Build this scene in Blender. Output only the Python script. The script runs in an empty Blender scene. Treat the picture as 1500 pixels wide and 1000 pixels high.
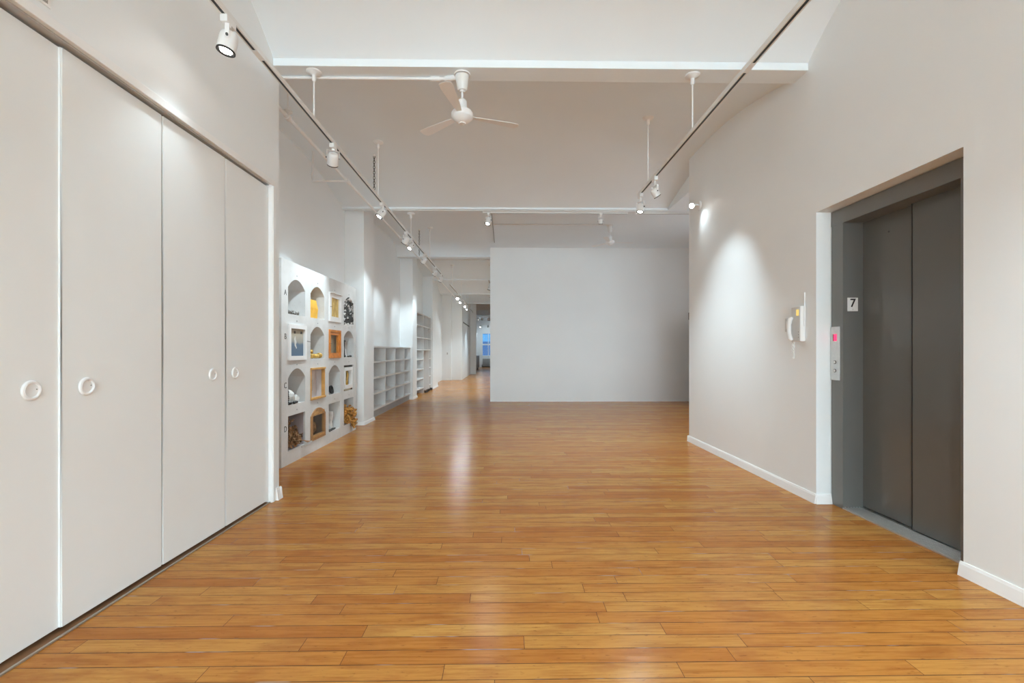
import bpy, bmesh, math, random
from mathutils import Vector, Matrix, Euler
from mathutils.geometry import tessellate_polygon
random.seed(7)
PI = math.pi
col = bpy.context.scene.collection
F = 680.0; HZ = 514.0; CH = 1.2; YAW = 0.0147

def ypx(px, X):            # distance along the room of a point seen at column px on the plane x = X
    return X / ((px - 750) / F + YAW)
def zpx(py, Y):
    return CH + (HZ - py) * Y / F

# ------------------------------------------------------------------ materials
def newmat(name):
    m = bpy.data.materials.new(name); m.use_nodes = True
    nt = m.node_tree; b = nt.nodes['Principled BSDF']
    return m, nt, b
def N(nt, t, **kw):
    n = nt.nodes.new(t)
    for k, v in kw.items(): setattr(n, k, v)
    return n
def mixc(nt, fac, a, b, mode='MIX'):
    n = N(nt, 'ShaderNodeMix', data_type='RGBA', blend_type=mode)
    for s, v in ((0, fac), (6, a), (7, b)):
        if hasattr(v, 'is_linked') or hasattr(v, 'links'): nt.links.new(v, n.inputs[s])
        else: n.inputs[s].default_value = v if s == 0 else (*v, 1)
    return n.outputs[2]
def math_(nt, op, a, b=None, c=None):
    n = N(nt, 'ShaderNodeMath', operation=op)
    for s, v in ((0, a), (1, b), (2, c)):
        if v is None: continue
        if hasattr(v, 'links'): nt.links.new(v, n.inputs[s])
        else: n.inputs[s].default_value = v
    return n.outputs[0]
def noise(nt, scale=(1, 1, 1), s=5.0, d=4.0, r=.5, vec=None):
    if vec is None:
        tc = N(nt, 'ShaderNodeTexCoord'); vec = tc.outputs['Object']
    mp = N(nt, 'ShaderNodeMapping'); nt.links.new(vec, mp.inputs[0]); mp.inputs['Scale'].default_value = scale
    n = N(nt, 'ShaderNodeTexNoise'); n.inputs['Scale'].default_value = s; n.inputs['Detail'].default_value = d
    n.inputs['Roughness'].default_value = r
    nt.links.new(mp.outputs[0], n.inputs['Vector'])
    return n.outputs['Fac']
def ramp(nt, fac, stops):
    r = N(nt, 'ShaderNodeValToRGB'); e = r.color_ramp.elements
    while len(e) < len(stops): e.new(.5)
    for i, (p, c) in enumerate(stops): e[i].position = p; e[i].color = (*c, 1)
    nt.links.new(fac, r.inputs[0]); return r.outputs[0]
def bump(nt, b, h, strength=.1, dist=.01):
    n = N(nt, 'ShaderNodeBump'); n.inputs['Strength'].default_value = strength; n.inputs['Distance'].default_value = dist
    nt.links.new(h, n.inputs['Height']); nt.links.new(n.outputs[0], b.inputs['Normal'])
def simple(name, c, rough=.5, metal=0., var=.04, sc=6., bmp=.0, coat=0.):
    m, nt, b = newmat(name)
    f = noise(nt, s=sc)
    c2 = tuple(max(0, x * (1 - var)) for x in c); c1 = tuple(min(1, x * (1 + var)) for x in c)
    nt.links.new(ramp(nt, f, [(.3, c2), (.7, c1)]), b.inputs['Base Color'])
    b.inputs['Roughness'].default_value = rough; b.inputs['Metallic'].default_value = metal
    b.inputs['Coat Weight'].default_value = coat
    if bmp: bump(nt, b, noise(nt, s=sc * 12), bmp)
    return m
def emis(name, c, s):
    m, nt, b = newmat(name); b.inputs['Base Color'].default_value = (*c, 1)
    b.inputs['Emission Color'].default_value = (*c, 1); b.inputs['Emission Strength'].default_value = s
    return m
M = {}
M['wall'] = simple('wall_paint', (.835, .86, .87), .45, var=.012, sc=1.5, bmp=.02)
M['ceil'] = simple('ceiling_paint', (.825, .885, .925), .7, var=.012, sc=1.2)
M['trim'] = simple('trim_paint', (.86, .86, .86), .35, var=.01)
M['door'] = simple('door_paint', (.84, .86, .862), .38, var=.01, sc=3)
M['white'] = simple('white_enamel', (.82, .82, .82), .35, var=.01)
M['wmetal'] = simple('white_metal', (.78, .78, .77), .35, var=.02)
M['black'] = simple('black_slot', (.015, .015, .015), .4)
M['dark'] = simple('dark_iron', (.05, .05, .048), .5)
M['grey_light'] = simple('light_grey_plastic', (.50, .50, .49), .4)
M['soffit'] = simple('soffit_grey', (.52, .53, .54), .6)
M['plate_grey'] = simple('plate_grey', (.62, .62, .61), .4)
M['grey'] = simple('grey_paint', (.35, .35, .35), .5)
M['steel'] = simple('brushed_steel', (.62, .62, .61), .3, .75, var=.05, sc=30)
M['elev'] = simple('elevator_grey', (.125, .125, .118), .22, .0, var=.03, sc=2, coat=.35)
M['elevf'] = simple('elevator_frame_grey', (.15, .15, .143), .28, .0, var=.03, sc=2, coat=.3)
M['lens'] = emis('lamp_lens', (1, .98, .94), 18)
M['lens2'] = emis('lamp_lens_far', (1, .98, .94), 14)
M['shelf'] = simple('shelf_paint', (.68, .68, .675), .5, var=.02)
M['wood_o'] = simple('orange_wood', (.62, .22, .035), .4, var=.18, sc=14)
M['wood_l'] = simple('honey_wood', (.60, .33, .10), .45, var=.15, sc=14)
M['wood_b'] = simple('brown_wood', (.36, .19, .08), .5, var=.2, sc=14)
M['gold'] = simple('gold_foil', (.95, .50, .07), .35, .25, var=.15, sc=12)
M['goldp'] = simple('old_gold', (.55, .34, .08), .35, .4, var=.45, sc=22)
M['leafb'] = simple('dry_brown_leaf', (.30, .17, .08), .7, var=.55, sc=26)
M['leafg'] = simple('dry_golden_leaf', (.50, .25, .06), .6, var=.6, sc=26)
M['twig'] = simple('dry_twig', (.16, .14, .12), .8)
M['beige'] = simple('beige_card', (.50, .42, .29), .7)
M['pale'] = simple('pale_card', (.62, .58, .58), .7, var=.12, sc=5)
M['smoke'] = simple('dark_case_back', (.13, .11, .10), .6, var=.3, sc=9)
M['mauve'] = simple('mauve_lining', (.42, .37, .38), .7, var=.1)
M['redled'] = emis('red_display', (.9, .02, .08), 1.0)
M['lcd'] = emis('amber_display', (.62, .44, .12), .45)
M['brass'] = simple('brass_strip', (.45, .42, .36), .35, .7)
M['thresh'] = simple('worn_wood_strip', (.22, .11, .05), .5, var=.3, sc=8)
M['counter'] = simple('kitchen_grey', (.30, .30, .31), .4)
M['silver'] = simple('silver_radiator', (.42, .42, .42), .4, .5)
M['bluewall'] = simple('blue_facade', (.10, .34, .62), .6, var=.5, sc=.6)
M['clay'] = simple('pale_stone', (.66, .66, .64), .5, var=.2, sc=20)
M['cable'] = simple('black_cable', (.02, .02, .02), .5)

m, nt, b = newmat('clear_glass'); out = nt.nodes['Material Output']
tr = N(nt, 'ShaderNodeBsdfTransparent'); tr.inputs[0].default_value = (.96, .98, .98, 1); gl = N(nt, 'ShaderNodeBsdfGlossy'); gl.inputs['Roughness'].default_value = .03
mx = N(nt, 'ShaderNodeMixShader')
mx.inputs[0].default_value = .07; nt.links.new(tr.outputs[0], mx.inputs[1]); nt.links.new(gl.outputs[0], mx.inputs[2]); nt.links.new(mx.outputs[0], out.inputs[0])
M['glass'] = m
# aged plaster of the niche cabinet
m, nt, b = newmat('aged_white_plaster')
f1 = noise(nt, s=2.2, d=6, r=.6); f2 = noise(nt, s=30, d=5, r=.7)
c = ramp(nt, f1, [(.3, (.55, .55, .54)), (.65, (.70, .70, .695))])
c = mixc(nt, math_(nt, 'MULTIPLY', ramp(nt, f2, [(.58, (0, 0, 0)), (.72, (1, 1, 1))]), .35), c, (.42, .41, .40))
nt.links.new(c, b.inputs['Base Color']); b.inputs['Roughness'].default_value = .6; bump(nt, b, f2, .15)
M['plaster'] = m
# paintings
m, nt, b = newmat('blue_painting')
tc = N(nt, 'ShaderNodeTexCoord'); sx = N(nt, 'ShaderNodeSeparateXYZ'); nt.links.new(tc.outputs['Generated'], sx.inputs[0])
c = ramp(nt, math_(nt, 'ADD', sx.outputs[2], math_(nt, 'MULTIPLY', math_(nt, 'SUBTRACT', noise(nt, s=14), .5), .25)),
         [(.0, (.07, .12, .19)), (.42, (.10, .16, .24)), (.52, (.30, .30, .28)), (.75, (.46, .42, .33)), (1, (.36, .31, .22))])
nt.links.new(c, b.inputs['Base Color']); b.inputs['Roughness'].default_value = .35; M['paint_blue'] = m
m, nt, b = newmat('golden_painting')
c = ramp(nt, noise(nt, (1, 1, .25), s=22, d=5, r=.7), [(.3, (.40, .22, .03)), (.5, (.62, .42, .10)), (.68, (.90, .72, .30))])
nt.links.new(c, b.inputs['Base Color']); b.inputs['Roughness'].default_value = .35; M['paint_gold'] = m

# floor boards
m, nt, b = newmat('varnished_floor_boards')
geo = N(nt, 'ShaderNodeNewGeometry'); sx = N(nt, 'ShaderNodeSeparateXYZ'); nt.links.new(geo.outputs['Position'], sx.inputs[0])
X, Y = sx.outputs[0], sx.outputs[1]
W = .0865
ty = math_(nt, 'DIVIDE', math_(nt, 'ADD', Y, 20 * W - 1.783 % W + .0), W)
row = math_(nt, 'FLOOR', ty); fy = math_(nt, 'FRACT', ty)
wn = N(nt, 'ShaderNodeTexWhiteNoise', noise_dimensions='1D'); nt.links.new(row, wn.inputs['W'])
wn2 = N(nt, 'ShaderNodeTexWhiteNoise', noise_dimensions='1D'); nt.links.new(math_(nt, 'ADD', row, 71.3), wn2.inputs['W'])
L = math_(nt, 'ADD', math_(nt, 'MULTIPLY', wn2.outputs[0], 1.0), .75)
tx = math_(nt, 'ADD', math_(nt, 'DIVIDE', X, L), math_(nt, 'MULTIPLY', wn.outputs[0], 9.7))
cx = math_(nt, 'FLOOR', tx); fx = math_(nt, 'FRACT', tx)
cv = N(nt, 'ShaderNodeCombineXYZ'); nt.links.new(cx, cv.inputs[0]); nt.links.new(row, cv.inputs[1])
wb = N(nt, 'ShaderNodeTexWhiteNoise', noise_dimensions='3D'); nt.links.new(cv.outputs[0], wb.inputs['Vector'])
rb = wb.outputs['Value']
wc = N(nt, 'ShaderNodeSeparateColor'); nt.links.new(wb.outputs['Color'], wc.inputs[0])
base = ramp(nt, rb, [(0, (.40, .148, .030)), (.2, (.455, .185, .039)), (.5, (.48, .214, .049)), (.85, (.50, .242, .059)), (1, (.52, .266, .069))])
# grain coordinates shifted per board
gv = N(nt, 'ShaderNodeCombineXYZ')
nt.links.new(math_(nt, 'ADD', X, math_(nt, 'MULTIPLY', rb, 37.)), gv.inputs[0]); nt.links.new(math_(nt, 'ADD', Y, math_(nt, 'MULTIPLY', wc.outputs[1], 11.)), gv.inputs[1])
gr = noise(nt, (1.2, 26, 1), s=3.0, d=6, r=.62, vec=gv.outputs[0])
bl = noise(nt, (2.2, 8, 1), s=1.6, d=4, r=.6, vec=gv.outputs[0])
fk = noise(nt, (9, 30, 1), s=2.2, d=3, r=.6, vec=gv.outputs[0])
cc = mixc(nt, 1.0, base, ramp(nt, gr, [(.28, (.66, .56, .46)), (.5, (1, 1, 1)), (.75, (1.12, 1.15, 1.2))]), 'MULTIPLY')
cc = mixc(nt, math_(nt, 'MULTIPLY', ramp(nt, bl, [(.46, (0, 0, 0)), (.66, (1, 1, 1))]), .62), cc, (.32, .105, .025))
cc = mixc(nt, math_(nt, 'MULTIPLY', ramp(nt, fk, [(.62, (0, 0, 0)), (.72, (1, 1, 1))]), .6), cc, (.17, .06, .02))
# warmer, redder zones of varnish
zn = noise(nt, s=.55, d=2, vec=geo.outputs['Position'])
cc = mixc(nt, math_(nt, 'MULTIPLY', ramp(nt, zn, [(.45, (0, 0, 0)), (.7, (1, 1, 1))]), .3), cc, (.47, .17, .04))
ey = math_(nt, 'MULTIPLY', math_(nt, 'MINIMUM', fy, math_(nt, 'SUBTRACT', 1, fy)), W)
ex = math_(nt, 'MULTIPLY', math_(nt, 'MINIMUM', fx, math_(nt, 'SUBTRACT', 1, fx)), L)
gn = noise(nt, s=3.5, d=2, vec=geo.outputs['Position'])
gw = math_(nt, 'ADD', math_(nt, 'MULTIPLY', gn, .0036), .0002)
gap = math_(nt, 'MAXIMUM', math_(nt, 'LESS_THAN', ey, gw), math_(nt, 'LESS_THAN', ex, .0013))
gc = mixc(nt, ramp(nt, noise(nt, s=5, d=2, vec=geo.outputs['Position']), [(.56, (0, 0, 0)), (.66, (1, 1, 1))]), (.09, .04, .022), (.26, .25, .28))
cc = mixc(nt, math_(nt, 'MULTIPLY', gap, .85), cc, gc)
nt.links.new(cc, b.inputs['Base Color'])
nt.links.new(math_(nt, 'ADD', math_(nt, 'MULTIPLY', gr, .14), .15), b.inputs['Roughness'])
b.inputs['Specular IOR Level'].default_value = .09
h = math_(nt, 'ADD', math_(nt, 'MULTIPLY', gap, -1.), math_(nt, 'ADD', math_(nt, 'MULTIPLY', gr, .25), math_(nt, 'MULTIPLY', noise(nt, (1.5, 7, 1), s=1.5, d=1, vec=geo.outputs['Position']), 1.2)))
bump(nt, b, h, .35, .004)
M['floor'] = m

# ------------------------------------------------------------------ mesh building
class MB:
    def __init__(s): s.bm = bmesh.new()
    def box(s, a, c, bev=0, mat=None):
        a = Vector(a); c = Vector(c); r = bmesh.ops.create_cube(s.bm, size=1.0)
        vs = r['verts']
        for v in vs:
            v.co = Vector(((a[i] + c[i]) / 2 + v.co[i] * abs(c[i] - a[i]) for i in range(3)))
        if bev:
            es = list({e for v in vs for e in v.link_edges})
            q = bmesh.ops.bevel(s.bm, geom=es, offset=bev, segments=2, affect='EDGES', profile=.6)
            vs = list({v for f in q['faces'] for v in f.verts} | {v for v in vs if v.is_valid})
        if mat is not None:
            for v in vs:
                if v.is_valid: v.co = mat @ v.co
        return s
    def tube(s, pts, r, seg=10, closed=False):
        pts = [Vector(p) for p in pts]; rings = []; n = len(pts)
        up = None
        for i, p in enumerate(pts):
            if closed: d = pts[(i + 1) % n] - pts[i - 1]
            else: d = pts[min(i + 1, n - 1)] - pts[max(i - 1, 0)]
            d.normalize()
            if up is None: up = Vector((0, 0, 1)) if abs(d.z) < .9 else Vector((1, 0, 0))
            u = d.cross(up); 
            if u.length < 1e-4: u = d.cross(Vector((1, .3, 0)))
            u.normalize(); w = u.cross(d).normalized(); up = w
            rr = r[i] if isinstance(r, (list, tuple)) else r
            rings.append([s.bm.verts.new(p + (u * math.cos(2 * PI * k / seg) + w * math.sin(2 * PI * k / seg)) * rr) for k in range(seg)])
        m_ = n if closed else n - 1
        for i in range(m_):
            A = rings[i]; B = rings[(i + 1) % n]
            for k in range(seg): s.bm.faces.new((A[k], A[(k + 1) % seg], B[(k + 1) % seg], B[k]))
        if not closed:
            s.bm.faces.new(rings[0][::-1]); s.bm.faces.new(rings[-1])
        return s
    def lathe(s, prof, mat=None, seg=24):
        mat = mat or Matrix(); rings = []
        for (r, z) in prof:
            if r < 1e-6: rings.append([s.bm.verts.new(mat @ Vector((0, 0, z)))])
            else: rings.append([s.bm.verts.new(mat @ Vector((r * math.cos(2 * PI * k / seg), r * math.sin(2 * PI * k / seg), z))) for k in range(seg)])
        for A, B in zip(rings, rings[1:]):
            for k in range(seg):
                a, a2, b_, b2 = A[k % len(A)], A[(k + 1) % len(A)], B[k % len(B)], B[(k + 1) % len(B)]
                vs = []
                for v in (a, a2, b2, b_):
                    if v not in vs: vs.append(v)
                if len(vs) > 2: s.bm.faces.new(vs)
        for R in (rings[0], rings[-1]):
            if len(R) > 2:
                try: s.bm.faces.new(R)
                except ValueError: pass
        return s
    def prism(s, poly, f0, f1, holes=()):
        """poly: 2-D points, f0/f1: map a 2-D point to 3-D on the two ends"""
        loops = [list(poly)] + [list(h_) for h_ in holes]
        flat = [p for l in loops for p in l]
        tris = tessellate_polygon([[Vector((p[0], p[1], 0)) for p in l] for l in loops])
        V0 = [s.bm.verts.new(f0(p)) for p in flat]; V1 = [s.bm.verts.new(f1(p)) for p in flat]
        for t in tris:
            try: s.bm.faces.new([V0[i] for i in t]); s.bm.faces.new([V1[i] for i in t[::-1]])
            except ValueError: pass
        o = 0
        for l in loops:
            n = len(l)
            for i in range(n):
                a, b_ = o + i, o + (i + 1) % n
                s.bm.faces.new((V0[a], V0[b_], V1[b_], V1[a]))
            o += n
        return s
    def blob(s, c, r, sub=2, jit=.0, sc=(1, 1, 1)):
        q = bmesh.ops.create_icosphere(s.bm, subdivisions=sub, radius=1)
        for v in q['verts']:
            k = 1 + random.uniform(-jit, jit)
            v.co = Vector((c[0] + v.co.x * r * sc[0] * k, c[1] + v.co.y * r * sc[1] * k, c[2] + v.co.z * r * sc[2] * k))
        return s
    def leaf(s, p, d, L_, w, curl=.4):
        d = Vector(d).normalized(); u = d.cross(Vector((random.uniform(-1, 1), random.uniform(-1, 1), random.uniform(-1, 1)))).normalized()
        n_ = d.cross(u); p = Vector(p); pr = None
        for i, (t, ww) in enumerate(((0, .15), (.3, .8), (.6, 1), (.85, .6), (1, .05))):
            c_ = p + d * L_ * t + n_ * (curl * L_ * t * t)
            cur = [s.bm.verts.new(c_ - u * w * ww + n_ * w * .4 * ww), s.bm.verts.new(c_), s.bm.verts.new(c_ + u * w * ww + n_ * w * .4 * ww)]
            if pr:
                s.bm.faces.new((pr[0], pr[1], cur[1], cur[0])); s.bm.faces.new((pr[1], pr[2], cur[2], cur[1]))
            pr = cur
        return s
    def build(s, name, mat, parent=None, loc=(0, 0, 0), smooth=False, tf=None):
        bm = s.bm
        if tf is not None: bmesh.ops.transform(bm, matrix=tf, verts=bm.verts)
        if parent is None and tuple(loc) != (0, 0, 0): bmesh.ops.translate(bm, vec=-Vector(loc), verts=bm.verts)
        if parent is not None:
            # geometry is given in world space unless parent is flagged local
            if not parent.get('_local'): bmesh.ops.transform(bm, matrix=WM(parent).inverted(), verts=bm.verts)
        bmesh.ops.recalc_face_normals(bm, faces=bm.faces)
        me = bpy.data.meshes.new(name); bm.to_mesh(me); bm.free()
        me.materials.append(M[mat] if isinstance(mat, str) else mat)
        if smooth:
            for p in me.polygons: p.use_smooth = True
            try: me.set_sharp_from_angle(angle=math.radians(35))
            except Exception: pass
        o = bpy.data.objects.new(name, me); col.objects.link(o)
        if parent is not None:
            o.parent = parent
            if parent.get('_local'): o['_local'] = 1
        elif tuple(loc) != (0, 0, 0): o.location = loc
        return o
def WM(o):
    m_ = Matrix.LocRotScale(o.location, o.rotation_euler, o.scale)
    return WM(o.parent) @ m_ if o.parent else m_
def thing(name, label, cat, loc=(0, 0, 0), rot=(0, 0, 0), group=None, local=False):
    o = bpy.data.objects.new(name, None); col.objects.link(o); o.empty_display_size = .05
    o.location = loc; o.rotation_euler = rot
    tag(o, label, cat, group)
    if local: o['_local'] = 1
    return o
def tag(o, label, cat, group=None):
    o['label'] = label; o['category'] = cat
    if group: o['group'] = group
    return o
def st(o): o['kind'] = 'structure'; return o
def sbox(name, a, c, mat='wall', bev=0): return st(MB().box(a, c, bev).build(name, mat))
def kids(o): return [c for c in bpy.data.objects if c.parent == o]
def dup(root, loc=None, rot=None, label=None, group=None):
    def cp(o, par):
        c = o.copy(); col.objects.link(c); c.parent = par
        for k in kids(o): cp(k, c)
        return c
    r = cp(root, None)
    if loc is not None: r.location = loc
    if rot is not None: r.rotation_euler = rot
    if label: r['label'] = label
    if group: r['group'] = group
    return r

# ------------------------------------------------------------------ setting
WX = 2.45        # right wall
CX = -1.845      # closet wall
LX = -2.60       # gallery wall behind the columns
PX = -2.29       # column fronts
BH = 3.47        # underside of the beams
beams = [(-7.2, -7.02), (-3.5, -3.32), (.0, .18), (3.72, 3.91), (7.44, 7.63), (11.2, 11.38), (14.9, 15.08), (18.6, 18.78), (22.3, 22.48), (26.0, 26.18), (29.7, 29.88), (33.4, 33.58)]
bounds = [(-10.9, -10.72)] + beams + [(37.1, 37.28)]
def vault(y):
    for (a, b0), (c, d) in zip(bounds, bounds[1:]):
        if b0 <= y <= c:
            t = abs(2 * (y - b0) / (c - b0) - 1)
            if abs(b0 - .18) < .01: return 3.53 + .46 * (1 - t ** 3)
            if abs(b0 - 7.63) < .01: return 3.50 + .25 * (1 - t ** 10)
            return 3.50 + .26 * (1 - t ** 2)
    return 3.50
# floor
bm = MB(); bm.box((-3.3, -9.5, -.15), (4.9, 35.1, 0)); st(bm.build('floor', 'floor'))
# vaulted ceiling
ys = []
for (a, b0), (c, d) in zip(bounds, bounds[1:]):
    n = 26
    for i in range(n + 1):
        t = i / n; t = .5 - .5 * math.cos(PI * t); ys.append(b0 + (c - b0) * t)
ys = sorted({round(y, 4) for y in ys if -9.5 <= y <= 35.1} | {-9.5, 35.1})
bm = bmesh.new(); prev = None
for y in ys:
    z = vault(y)
    cur = [bm.verts.new((-3.3, y, z)), bm.verts.new((4.9, y, z)), bm.verts.new((4.9, y, 4.35)), bm.verts.new((-3.3, y, 4.35))]
    if prev:
        for k in range(4): bm.faces.new((prev[k], prev[(k + 1) % 4], cur[(k + 1) % 4], cur[k]))
    else: bm.faces.new(cur)
    prev = cur
bm.faces.new(prev)
mb = MB(); mb.bm.free(); mb.bm = bm; o = st(mb.build('ceiling', 'ceil', smooth=True))
nb = 0
for (a, b0) in beams:
    nb += 1; sbox('trim_%d' % nb, (-3.3, a, BH), (4.9, b0, 3.62), 'ceil', .004)
# girder beside the right wall's end
nb += 1; sbox('trim_%d' % nb, (2.62, 6.05, BH - .003), (2.92, 7.44, 3.80), 'ceil', .004)

RE = ypx(1011, WX)          # end of right wall
AL0, AL1 = ypx(1421, WX), ypx(1200, WX)   # elevator recess
TOPR = 2.292
mb = MB()
mb.box((WX, -9.5, 0), (2.95, AL0, 4.3)); mb.box((WX, AL1, 0), (2.95, RE, 4.3)); mb.box((WX, AL0, TOPR), (2.95, AL1, 4.3))
mb.box((2.80, AL0, 0), (2.95, AL1, TOPR))
bmesh.ops.remove_doubles(mb.bm, verts=mb.bm.verts, dist=1e-5)
st(mb.build('wall_right', 'wall'))
def base(mb, p0, p1, nrm, h=.075, t=.022):
    p0 = Vector((*p0, 0)); p1 = Vector((*p1, 0)); n_ = Vector((*nrm, 0))
    prof = [(0, 0), (t, 0), (t * .55, h * .82), (t * .5, h * .84), (t * .3, h), (0, h)]
    A = [mb.bm.verts.new(p0 + n_ * a + Vector((0, 0, z))) for a, z in prof]
    B = [mb.bm.verts.new(p1 + n_ * a + Vector((0, 0, z))) for a, z in prof]
    k = len(prof)
    for i in range(k): mb.bm.faces.new((A[i], A[(i + 1) % k], B[(i + 1) % k], B[i]))
    mb.bm.faces.new(A[::-1]); mb.bm.faces.new(B)
mb = MB(); base(mb, (WX, -9.4), (WX, AL0 + .012), (-1, 0)); base(mb, (WX, AL1 - .01), (WX, RE + .02), (-1, 0)); base(mb, (WX - .01, AL1), (WX + .115, AL1), (0, -1)); base(mb, (WX - .02, RE), (2.95, RE), (0, 1))
st(mb.build('baseboard_right', 'trim'))

# closet wall with four door leaves
D_END = ypx(396, -1.875); D_ST = ypx(98, -1.905) - .55
CE = ypx(411, CX)
DT = 2.50
mb = MB()
mb.box((-2.60, -9.5, 0), (CX, D_ST - .03, 4.3)); mb.box((-2.60, D_END + .006, 0), (CX, CE, 4.3)); mb.box((-2.60, D_ST - .03, DT + .02), (CX, D_END + .006, 4.3))
bmesh.ops.remove_doubles(mb.bm, verts=mb.bm.verts, dist=1e-5)
st(mb.build('wall_closet', 'wall'))
nb += 1
mb = MB()   # head and side casing of the closet
mb.box((CX - .0, D_ST - .03, DT + .012), (CX + .007, D_END + .03, DT + .055), .003)
mb.box((CX - .004, D_END + .006, 0.0), (CX + .006, D_END + .045, DT + .03), .003)
mb.box((-1.93, D_END - .0, 0), (CX, D_END + .014, DT + .02))
st(mb.build('trim_%d' % nb, 'trim'))
nb += 1
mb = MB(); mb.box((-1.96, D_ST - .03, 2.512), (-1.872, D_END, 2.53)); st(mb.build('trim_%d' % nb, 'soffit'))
mb = MB(); base(mb, (CX, D_END + .05), (CX, CE + .02), (1, 0), .095, .024); base(mb, (CX + .02, CE), (-2.3, CE), (0, 1), .095, .024); base(mb, (CX, -9.4), (CX, D_ST - .05), (1, 0))
st(mb.build('baseboard_left', 'trim'))
edges = [(ypx(98, -1.905) - .55, ypx(98, -1.905), -1.905, -1.905), (ypx(99, -1.892), ypx(242.5, -1.888), -1.892, -1.888),
         (ypx(244, -1.888), ypx(333.5, -1.880), -1.888, -1.880), (ypx(334.5, -1.880), D_END - .002, -1.880, -1.874)]
pulls = [(60, 1.042), (138.5, 1.041), (318, 1.048), (350, 1.048)]
for i, ((y0, y1, x0, x1), (pp, ph)) in enumerate(zip(edges, pulls)):
    poly = [(x0, y0), (x1, y1), (x1 - .035, y1), (x0 - .035, y0)]
    mb = MB(); mb.prism(poly, lambda p: (p[0], p[1], .022), lambda p: (p[0], p[1], DT - .004))
    bmesh.ops.bevel(mb.bm, geom=[e for e in mb.bm.edges if abs((e.verts[0].co - e.verts[1].co).z) > 1], offset=.004, segments=2, affect='EDGES')
    d = st(mb.build('door_%d' % (i + 1), 'door'))
    xm = (x0 + x1) / 2; yy = ypx(pp, xm + .012)
    mt = Matrix.Translation((xm + .001, yy, ph)) @ Matrix.Rotation(PI / 2, 4, 'Y')
    pr = [(.001, .002), (.027, .002), (.0285, .008), (.032, .0095), (.038, .0075), (.0415, .002), (.0415, 0)]
    pl = MB().lathe(pr, mt, 36).build('door_pull', 'white', d, smooth=True)
    MB().lathe([(0, .0), (.0022, .0), (.0022, .0055), (0, .006)], Matrix.Translation((xm - .001, yy + .02, ph + .003)) @ Matrix.Rotation(PI / 2, 4, 'Y'), 10).build('pull_screw', 'dark', pl)
# floor strips along the closet
t = thing('closet_floor_track', 'worn wooden strip with thin metal edge along the foot of the white closet doors', 'floor track', (-1.87, 2.5, 0))
MB().box((-1.96, D_ST, 0), (-1.868, D_END, .004)).build('wood_strip', 'thresh', t)
MB().box((-1.868, D_ST, 0), (-1.858, D_END, .009), .002).build('metal_edge', 'brass', t)
MB().box((-1.945, D_ST, .004), (-1.935, D_END, .012)).build('guide_rail', 'dark', t)
# closet inside back so that nothing leaks
sbox('wall_closet_back', (-2.75, -9.5, 0), (-2.60, 3.9, 4.3))
# small access panel above the closet
t = thing('access_panel', 'thin square white access panel set in the wall above the first closet doors', 'access panel', (CX, 1.75, 2.65))
yA, yB = ypx(83, CX) - .36, ypx(83, CX)
MB().box((CX - .002, yA, 2.585), (CX + .004, yB, 2.96), .0015).build('frame', 'trim', t)
MB().box((CX + .003, yA + .010, 2.596), (CX + .0048, yB - .014, 2.946)).build('gap', 'grey', t)
MB().box((CX + .003, yA + .018, 2.606), (CX + .007, yB - .018, 2.942), .001).build('flap', 'wall', t)
MB().box((CX + .006, yB - .10, 2.63), (CX + .010, yB - .04, 2.64)).build('catch', 'dark', t)

# gallery side
sbox('wall_left', (-2.75, CE, 0), (LX, 19.4, 4.3))
mb = MB()
cols = [(ypx(534, PX), ypx(548.3, PX)), (ypx(605, PX), ypx(611, PX)), (ypx(634, PX), ypx(641.6, PX))]
for (a, b0) in cols: mb.box((LX - .02, a, 0), (PX, b0, 3.6))
nb += 1; st(mb.build('wall_left_columns', 'wall'))
mb = MB()
for (a, b0) in cols:
    base(mb, (PX, a - .02), (PX, b0 + .02), (1, 0), .05, .02); base(mb, (LX, a), (PX + .015, a), (0, -1), .05, .02); base(mb, (LX, b0), (PX + .015, b0), (0, 1), .05, .02)
st(mb.build('baseboard_gallery', 'trim'))
# hallway box on the left, then the last room
sbox('wall_hall_block', (-2.75, 19.15, 0), (-2.22, 20, 4.3)); sbox('wall_hall_left', (-2.75, 19.4, 0), (-1.80, 24.0, 4.3))
sbox('wall_hall_end', (-2.75, 24.0, 0), (-1.50, 24.18, 4.3))
sbox('wall_kitchen', (-2.75, 24.18, 0), (-2.42, 35.1, 4.3))
# partition facing us, and the hallway's right side
sbox('wall_back', (ypx(717.5, -.36) * 0 - .355, 11.03, 0), (4.9, 11.19, 4.2))
sbox('wall_hall_right', (-.355, 11.19, 0), (-.2, 24, 4.2))
mb = MB(); SW = [(6.75, 8.0), (8.5, 9.75)]  # SW: unseen window openings added to let fill light in
ysd_ = [RE - .3] + [v for w in SW for v in w] + [35.1]
for i in range(0, len(ysd_), 2): mb.box((4.75, ysd_[i], .6), (4.9, ysd_[i + 1], 2.9))
mb.box((4.75, RE - .3, 0), (4.9, 35.1, .6)); mb.box((4.75, RE - .3, 2.9), (4.9, 35.1, 4.3)); st(mb.build('wall_side_right', 'wall'))
sbox('wall_side_return', (2.95, RE - .16, 0), (4.9, RE - .01, 4.3))
mb = MB(); base(mb, (-.2, 11.03), (4.75, 11.03), (0, -1), .012, .008); st(mb.build('baseboard_back', 'trim'))
# dark steel door frame seen as a sliver past the end of the right wall
d = st(MB().box((4.12, 10.28, .0), (4.75, 10.33, 1.98), .004).build('door_5', 'elev'))
MB().box((4.105, 10.26, 1.9), (4.15, 10.35, 2.06), .004).build('hinge_plate', 'dark', d)

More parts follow.
